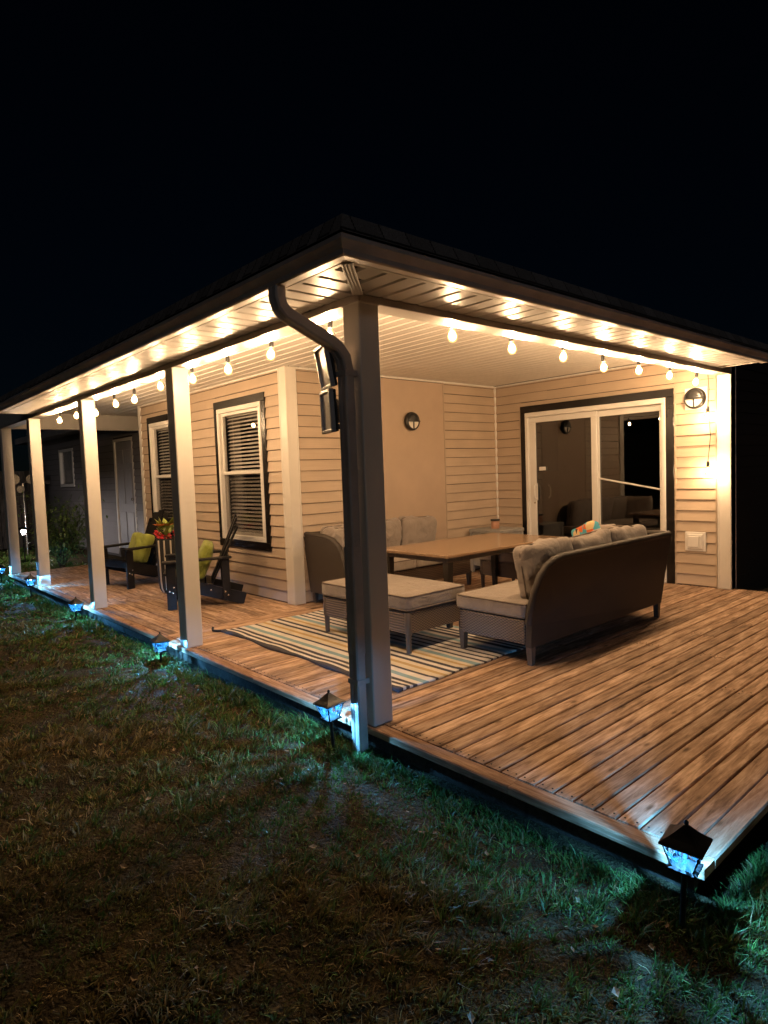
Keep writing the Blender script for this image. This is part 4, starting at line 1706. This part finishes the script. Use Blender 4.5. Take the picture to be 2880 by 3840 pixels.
# table
tb = thing("patio_table", "long low patio table with glossy brown top between the sofas", "table", (2.74, 1.585, 0))
hx, hy = 0.90, 0.475
MB().box(-hx, hx, -hy, hy, 0.648, 0.676, 0.006, 2).build("table_top", "table_top", tb)
mb = MB()
for (a, b, c, d) in ((-hx + .05, hx - .05, -hy + .05, -hy + .075), (-hx + .05, hx - .05, hy - .075, hy - .05), (-hx + .05, -hx + .075, -hy + .076, hy - .076), (hx - .075, hx - .05, -hy + .076, hy - .076)):
    mb.box(a, b, c, d, .60, .647, .003)
mb.build("apron", "sofa_leg", tb)
for sx in (-1, 1):
    for sy in (-1, 1):
        x, y = sx * (hx - .085), sy * (hy - .085)
        mb = MB()
        q, w = 0.020, 0.034
        mb.add([(x - q, y - q, 0.002), (x + q, y - q, .002), (x + q, y + q, .002), (x - q, y + q, .002), (x - w, y - w, .646), (x + w, y - w, .646), (x + w, y + w, .646), (x - w, y + w, .646)],
               [(0, 3, 2, 1), (4, 5, 6, 7), (0, 1, 5, 4), (1, 2, 6, 5), (2, 3, 7, 6), (3, 0, 4, 7)])
        mb.build("leg", "dark_metal", tb)

# side table and jar in the far corner
st = thing("side_table", "grey cube side table in the far corner by the sliding door", "side table", (4.72, 2.86, 0))
MB().box(-.27, .27, -.27, .27, .555, .60, .006).build("table_top", "stone_grey", st)
for sx in (-1, 1):
    for sy in (-1, 1):
        MB().box(sx * .24 - .022, sx * .24 + .022, sy * .24 - .022, sy * .24 + .022, 0.002, .554, .004).build("leg", "stone_grey", st)
for (a, b, c, d) in ((-.215, .215, -.25, -.235), (-.215, .215, .235, .25), (-.25, -.235, -.215, .215), (.235, .25, -.215, .215)):
    MB().box(a, b, c, d, .10, .553, .003).build("side_panel", "stone_grey", st)
jr = thing("candle_jar", "small copper coloured jar with dark lid on the grey side table", "jar", (4.70, 2.86, 0.601))
MB().lathe([(.050, 0.0), (.056, .01), (.056, .085), (.050, .10), (.052, .105)], 20).build("jar", "copper_pot", jr)
MB().lathe([(.060, .106), (.066, .110), (.066, .124), (.058, .130), (.01, .131)], 20).build("lid", "black_plastic", jr)

# printed pillow on the near sofa
pl = cushion(0.42, 0.42, 0.10, 0.028, 0.036, 0.012, 3.0, 12).build("throw_pillow", "print_fabric", None, (3.24, 0.55, 0.655))
pl.rotation_euler = (R(78), R(18), R(60))
tag(pl, "blue and orange printed throw pillow in the corner of the near sofa", "pillow")

# ------------------------------------------------------------------ adirondack chairs


def make_chair(label, loc, rotz):
    """front towards local -y"""
    o = thing("adirondack_chair", label, "chair", loc, rotz, "black adirondack chairs under the windows")

    def plank(p, q, w, t, name, wdir=(1, 0, 0), c=0.004, taper=1.0):
        p, q = Vector(p), Vector(q)
        ax = (q - p).normalized()
        u = Vector(wdir)
        u = (u - ax * u.dot(ax)).normalized()
        n = ax.cross(u).normalized()
        mb = MB()
        vv = []
        for (pt, k) in ((p, 1.0), (q, taper)):
            for (a, b) in ((-1, -1), (1, -1), (1, 1), (-1, 1)):
                vv.append(pt + u * (a * w / 2 * k) + n * (b * t / 2))
        mb.add(vv, [(0, 3, 2, 1), (4, 5, 6, 7), (0, 1, 5, 4), (1, 2, 6, 5), (2, 3, 7, 6), (3, 0, 4, 7)])
        ob = mb.build(name, "black_paint", o)
        bv = ob.modifiers.new("bevel", 'BEVEL')
        bv.width = c
        bv.segments = 2
        return ob
    for s in (-1, 1):
        plank((s * .285, -.35, .315), (s * .285, .47, .055), 0.135, 0.028, "side_rail", (0, 0.3, 1))
        plank((s * .315, -.315, 0.002), (s * .315, -.315, .515), 0.10, 0.03, "front_leg", (0, 1, 0))
        plank((s * .315, .27, 0.10), (s * .315, .27, .535), 0.085, 0.03, "rear_support", (0, 1, 0))
        plank((s * .345, -.40, .530), (s * .335, .34, .545), 0.135, 0.026, "arm", (1, 0, 0), 0.006, 0.62)
        for (y, z) in ((-.335, .21), (-.29, .25), (-.30, .19)):
            MB().lathe([(.011, 0), (.010, .005), (.004, .007)], 10, (0, 0, 0), 'X').build("bolt_cap", "steel", o, (s * .331 if s > 0 else -.338, y, z))
        for (y, z) in ((.255, .16), (.285, .12), (.10, .19)):
            MB().lathe([(.011, 0), (.010, .005), (.004, .007)], 10, (0, 0, 0), 'X').build("bolt_cap", "steel", o, (s * .331 if s > 0 else -.338, y, z))
    for k in range(6):
        t = k / 5
        y = -.36 + t * .45
        z = .385 - t * .135 - .012 * math.sin(t * 3.1)
        plank((-.30, y, z), (.30, y, z), 0.078, 0.022, "seat_slat", (0, 1, -.3))
    for k in range(5):
        u = k - 2
        bx, tx = u * .093, u * .128
        top = 1.0 - .03 * u * u
        plank((bx, .115, .24), (tx, .425, top), 0.084, 0.022, "back_slat", (1, 0, 0), 0.004, 1.3)
    plank((-.30, .30, .535), (.30, .30, .535), 0.07, 0.026, "back_brace", (0, 0, 1))
    plank((-.26, .40, .86), (.26, .40, .86), 0.06, 0.024, "back_brace", (0, 0, 1))
    plank((-.285, -.345, .335), (.285, -.345, .335), 0.12, 0.024, "front_apron", (0, 0, 1))
    return o


# facing directions: local -y must point along the given vector
def face(v):
    return math.atan2(v[1], v[0]) + math.pi / 2


f1v = (-.98, -.2)
f2v = (-.90, .43)
make_chair("black adirondack chair under the far window facing the lawn", (1.03, 6.245, 0), face(f1v))
make_chair("black adirondack chair beside the near window turned away from the camera", (1.00, 4.215, 0), face(f2v))


def lime(label, loc, fv, lean):
    p = cushion(0.42, 0.40, 0.11, 0.028, 0.034, 0.020, loc[1], 12).build("throw_pillow", "lime_fabric", None, loc)
    p.rotation_euler = (R(90 - lean), R(4), face(fv))
    tag(p, label, "pillow", "lime pillows on the adirondack chairs")
    seam(0.42, 0.40, 0.0, 0.005, 0.05).build("piping", "lime_fabric", p)


lime("lime green pillow on the far adirondack chair", (1.07, 6.25, 0.50), f1v, 20)
lime("lime green pillow on the near adirondack chair", (1.04, 4.20, 0.50), f2v, 20)

# ------------------------------------------------------------------ planter with flowers
pt = thing("flower_planter", "tall black planter with cream piping and red flowers between the chairs", "planter", (1.03, 5.16, 0))
mb = MB().lathe([(0.06, 0.004), (0.11, .02), (.135, .07), (.145, .16), (.15, .40), (.155, .68), (.16, .70), (.15, .70), (.13, .66), (.02, .65)], 24)
mb.build("pot", "cloth_black", pt)
for a in (200, 228, 256, 290):
    ca, sa = math.cos(R(a)), math.sin(R(a))
    MB().tube([(ca * r_, sa * r_, z) for r_, z in ((.115, .02), (.140, .07), (.150, .16), (.155, .40), (.160, .68))], 0.010, 6).build("piping", "cream_trim", pt)


def leaf_quads(mb, c, d, L, W, upv=Vector((0, 0, 1))):
    d = Vector(d).normalized()
    s = d.cross(upv)
    if s.length < 1e-3:
        s = Vector((1, 0, 0))
    s.normalize()
    n = s.cross(d)
    c = Vector(c)
    vv = [c, c + d * L * .45 + s * W * .5 - n * W * .12, c + d * L, c + d * L * .45 - s * W * .5 - n * W * .12, c + d * L * .5 + n * W * .10]
    mb.add(vv, [(0, 1, 4), (1, 2, 4), (2, 3, 4), (3, 0, 4)], True)


fol = MB()
for k in range(46):
    a = random.uniform(0, 6.28)
    e = random.uniform(.1, 1.2)
    L = random.uniform(.10, .17)
    d = Vector((math.cos(a) * math.cos(e), math.sin(a) * math.cos(e), math.sin(e)))
    c = Vector((math.cos(a) * .06, math.sin(a) * .06, random.uniform(.70, .88)))
    leaf_quads(fol, c, d, L, L * .5)
fol.build("foliage", "lime_leaf", pt)
for k in range(7):
    a = R(150 + 34 * k)
    c = Vector((math.cos(a) * .135, math.sin(a) * .135, .735 + random.uniform(-.025, .03)))
    fl = MB()
    for j in range(16):
        dd = Vector((random.gauss(0, 1), random.gauss(0, 1), random.gauss(0.3, 1)))
        leaf_quads(fl, c, dd, random.uniform(.035, .06), .04)
    fl.build("blossom", "red_petal", pt)
for k in range(3):
    a = R(190 + 30 * k)
    c = Vector((math.cos(a) * .12, math.sin(a) * .12, .86))
    fl = MB()
    for j in range(12):
        an = j * .52
        leaf_quads(fl, c, (math.cos(an), math.sin(an), .35), .085, .026)
    fl.build("blossom", "orange_petal", pt)

# ------------------------------------------------------------------ path lanterns


def make_lantern():
    o = thing("path_lantern", "x", "lantern", (0, 0, 0), 0, "solar path lanterns along the deck edge")
    # z=0 is the underside of the lantern's head
    MB().lathe([(0.0095, -0.20), (0.0095, -0.006), (0.018, -0.004), (0.018, 0.004)], 10).build("stake", "black_plastic", o)
    s1, s2 = 0.034, 0.056
    z1, z2 = 0.016, 0.092
    q = math.sqrt(2)
    MB().lathe([(0.030 * q, 0.0), (0.047 * q, 0.004), (0.047 * q, 0.012), (0.036 * q, 0.0155)], 4, rot=R(45), smooth=False).build("base_tray", "lantern_black", o)
    # four flared panes
    for k in range(4):
        m = Matrix.Rotation(R(90 * k), 4, 'Z')
        vv = [m @ Vector(p) for p in ((-s1, -s1, z1), (s1, -s1, z1), (s2, -s2, z2), (-s2, -s2, z2))]
        MB().add(vv, [(0, 1, 2, 3)]).build("pane", "lantern_glass", o)
    for k in range(4):
        m = Matrix.Rotation(R(90 * k), 4, 'Z')
        a, b = m @ Vector((-s1 - .001, -s1 - .001, z1 - .001)), m @ Vector((-s2 - .001, -s2 - .001, z2))
        MB().tube([a, b], 0.0035, 5).build("corner_bar", "lantern_black", o)
    MB().lathe([(0.058 * q, 0.0905), (0.067 * q, 0.092), (0.068 * q, 0.099), (0.061 * q, 0.105), (0.045 * q, 0.116), (0.028 * q, 0.131), (0.012 * q, 0.148), (0.006 * q, 0.154)], 4, rot=R(45), smooth=False).build("cap", "black_plastic", o)
    MB().lathe([(0.004, 0.152), (0.0075, 0.158), (0.0075, 0.166), (0.002, 0.172)], 10).build("finial", "black_plastic", o)
    MB().lathe([(0.001, 0.0795), (0.004, 0.081), (0.0052, 0.0842), (0.004, 0.0872), (0.002, 0.0885)], 10).build("diode", "path_led", o)
    MB().lathe([(0.006, 0.0887), (0.016, 0.0892), (0.016, 0.0905)], 10).build("diode_holder", "lantern_black", o)
    return o


lan = make_lantern()
SPOTS = [((-0.150, -1.765), 0.062, 8, "near black path lantern glowing blue at the open deck corner"),
         ((-0.135, 0.225), 0.028, 2, "black path lantern glowing blue beside the downspout corner post"),
         ((-0.135, 2.66), -0.040, -5, "black path lantern beside the second porch post from the near corner"),
         ((-0.135, 5.07), -0.032, 10, "black path lantern beside the third porch post from the near corner"),
         ((-0.135, 7.13), 0.040, 0, "black path lantern beside the fourth porch post from the near corner"),
         ((-0.135, 9.08), 0.020, 4, "farthest path lantern at the last porch post")]
for i, ((x, y), z, rz, lab) in enumerate(SPOTS):
    o = lan if i == 0 else copy_tree(lan)
    o.location = (x, y, z)
    o.rotation_euler = (R(random.uniform(-2.5, 2.5)), R(random.uniform(-2.5, 2.5)), R(rz))
    o["label"] = lab

# ------------------------------------------------------------------ dark wing beyond the porch
wing = thing("outbuilding", "dim grey sided building with panelled door beyond the porch end", "building")
XWG = 2.42
ww = part("siding_wall", wing)
mb = MB()
for (a, b, c, d) in ((9.45, 9.98, GZ, 2.62), (10.98, 13.9, GZ, 2.62), (15.0, 18, GZ, 2.62), (9.98, 10.98, 2.28, 2.62), (13.9, 15.0, GZ, 1.40), (13.9, 15.0, 2.26, 2.62)):
    mb.box(XWG + .001, XWG + .1, a, b, c, d)
mb.build("sheathing", "dark_room", ww)
siding_run(ww, '-X', XWG, GZ + 0.06, 2.6, [(9.46, 17.9)], [(9.93, 11.03, -1, 2.33), (13.84, 15.06, 1.34, 2.32)], "grey_siding", 0.135)
MB().box(XWG - 0.02, XWG, 9.38, 9.455, GZ, 2.6, 0.004).build("corner_trim", "white_vinyl", ww)
dr = part("entry_door", wing)
mb = MB()
mb.box(XWG - .02, XWG + .05, 10.955, 11.02, .05, 2.31, .003)
mb.box(XWG - .02, XWG + .05, 9.94, 9.995, .05, 2.31, .003)
mb.box(XWG - .02, XWG + .05, 9.996, 10.954, 2.255, 2.31, .003)
mb.build("frame", "white_vinyl", dr)
MB().box(XWG + .01, XWG + .05, 10.0, 10.95, .06, 2.25).build("leaf", "door_paint", dr)
for (a, b) in ((10.10, 10.43), (10.52, 10.85)):
    for (c, d) in ((0.22, 0.82), (0.98, 1.68), (1.80, 2.08)):
        mb = MB()
        mb.box(XWG - .004, XWG + .0095, a, b, c, d, .010)
        mb.build("raised_panel", "door_paint", dr)
MB().lathe([(.028, XWG - .05), (.03, XWG - .03), (.012, XWG - .02), (.012, XWG + .01)], 12, (0, 10.04, 1.08), 'X').build("knob", "steel", dr)
wd = part("window", wing)
mb = MB()
for (a, b, c, d) in ((13.86, 15.04, 2.23, 2.30), (13.86, 15.04, 1.36, 1.43), (13.86, 13.94, 1.431, 2.229), (14.96, 15.04, 1.431, 2.229)):
    mb.box(XWG - .025, XWG + .05, a, b, c, d, .004)
mb.build("frame", "white_vinyl", wd)
MB().box(XWG + .02, XWG + .024, 13.94, 14.96, 1.43, 2.23).build("pane", "window_glass", wd)
MB().box(XWG + .06, XWG + .07, 13.94, 14.96, 1.43, 2.23).build("curtain", "blind_white", wd)
mb = MB()
mb.box(XWG - .34, XWG + .05, 9.4, 18, 2.60, 2.63)
mb.build("soffit", "grey_siding", wing)
mb = MB().prism([(XWG - .36, 2.62), (XWG - .36, 2.74), (XWG + 3.2, 4.2), (XWG + 3.2, 2.62)], 'Y', 9.4, 18.0)
mb.build("roof", "shingle", wing)
MB().box(XWG - .38, XWG - .361, 9.4, 18.0, 2.60, 2.76, 0.002).build("fascia_board", "brown_metal", wing)

# yard fence at the back
fence = thing("fence", "dark board fence closing the yard far behind the porch", "fence", (0, 15.6, 0))
fb = board_mesh(1.95, 0.138, 0.02, 0.003, "fence_wood")
x = -9.0
while x < 2.2:
    o = link("fence_board", fb, fence, (x, 0, GZ + .98 + random.uniform(-.01, .01)))
    o.rotation_euler = (R(90), R(90), 0)
    x += 0.15
for z in (0.15, 1.45):
    MB().box(-9.1, 2.3, 0.021, 0.06, z, z + .09).build("fence_rail", "fence_wood", fence)

# yard light behind the shrub
yl = thing("yard_light", "bright white stake light in the yard behind the porch end", "garden light", (0.84, 12.0, GZ))
MB().tube([(0, 0, -.05), (0, 0, .55)], 0.012, 8).build("stake", "black_plastic", yl)
MB().lathe([(.05, .55), (.055, .56), (.03, .58)], 12).build("base_tray", "black_plastic", yl)
MB().lathe([(.006, .60), (.035, .615), (.045, .64), (.035, .665), (.006, .68)], 12).build("bulb", "yard_led", yl)
MB().lathe([(.12, .685), (.10, .705), (.01, .735)], 12).build("cap", "black_plastic", yl)
for k in range(3):
    a = R(120 * k)
    MB().tube([(.045 * math.cos(a), .045 * math.sin(a), .57), (.05 * math.cos(a), .05 * math.sin(a), .705)], .003, 5).build("cage_bar", "black_plastic", yl)

# garden spinner
gs = thing("garden_ornament", "pale metal garden ornament of three discs on a pole", "ornament", (1.19, 13.4, GZ))
MB().tube([(0, 0, 0), (0, 0, 1.64)], 0.02, 8).build("pole", "steel", gs)
for (dx, dz) in ((-.17, 1.72), (.17, 1.72), (-.06, 1.50)):
    r = .11 if dz > 1.7 else .08
    MB().lathe([(r, -.012), (r * 1.02, 0), (r * .8, .004), (r * .75, -.004), (r * .2, -.002), (.01, -.012)], 20, (dx, -.03, dz), 'Y').build("disc", "steel", gs)
MB().tube([(-.17, 0, 1.72), (0, 0, 1.62), (.17, 0, 1.72)], .012, 6).build("arm", "steel", gs)

# shrub at the porch end


def make_shrub(label, loc, rx, h, n):
    o = thing("shrub", label, "shrub", loc)
    st_ = MB()
    tips = []
    for k in range(16):
        a = random.uniform(0, 6.28)
        r_ = random.uniform(.25, 1.0) * rx
        top = Vector((math.cos(a) * r_, math.sin(a) * r_, h * random.uniform(.45, 1.0)))
        mid = Vector((top.x * .35, top.y * .35, top.z * .5))
        st_.tube([(0, 0, -.03), mid, top], [.014, .009, .003], 5)
        tips += [mid.lerp(top, t) for t in (.1, .4, .7, 1.0)] + [Vector((0, 0, 0)).lerp(mid, .7)]
    st_.build("stems", "bark", o)
    lv = MB()
    for k in range(n):
        c = random.choice(tips) + Vector((random.gauss(0, .13), random.gauss(0, .13), random.gauss(0, .11)))
        if c.z < .02:
            c.z = random.uniform(.02, .2)
        d = Vector((random.gauss(0, 1), random.gauss(0, 1), random.gauss(-.1, .7)))
        L = random.uniform(.05, .11)
        leaf_quads(lv, c, d, L, L * .42)
    lv.build("foliage", "green_leaf", o)
    return o


make_shrub("leafy shrub in the bed at the far end of the deck", (1.0, 9.95, GZ), 0.62, 1.35, 2600)
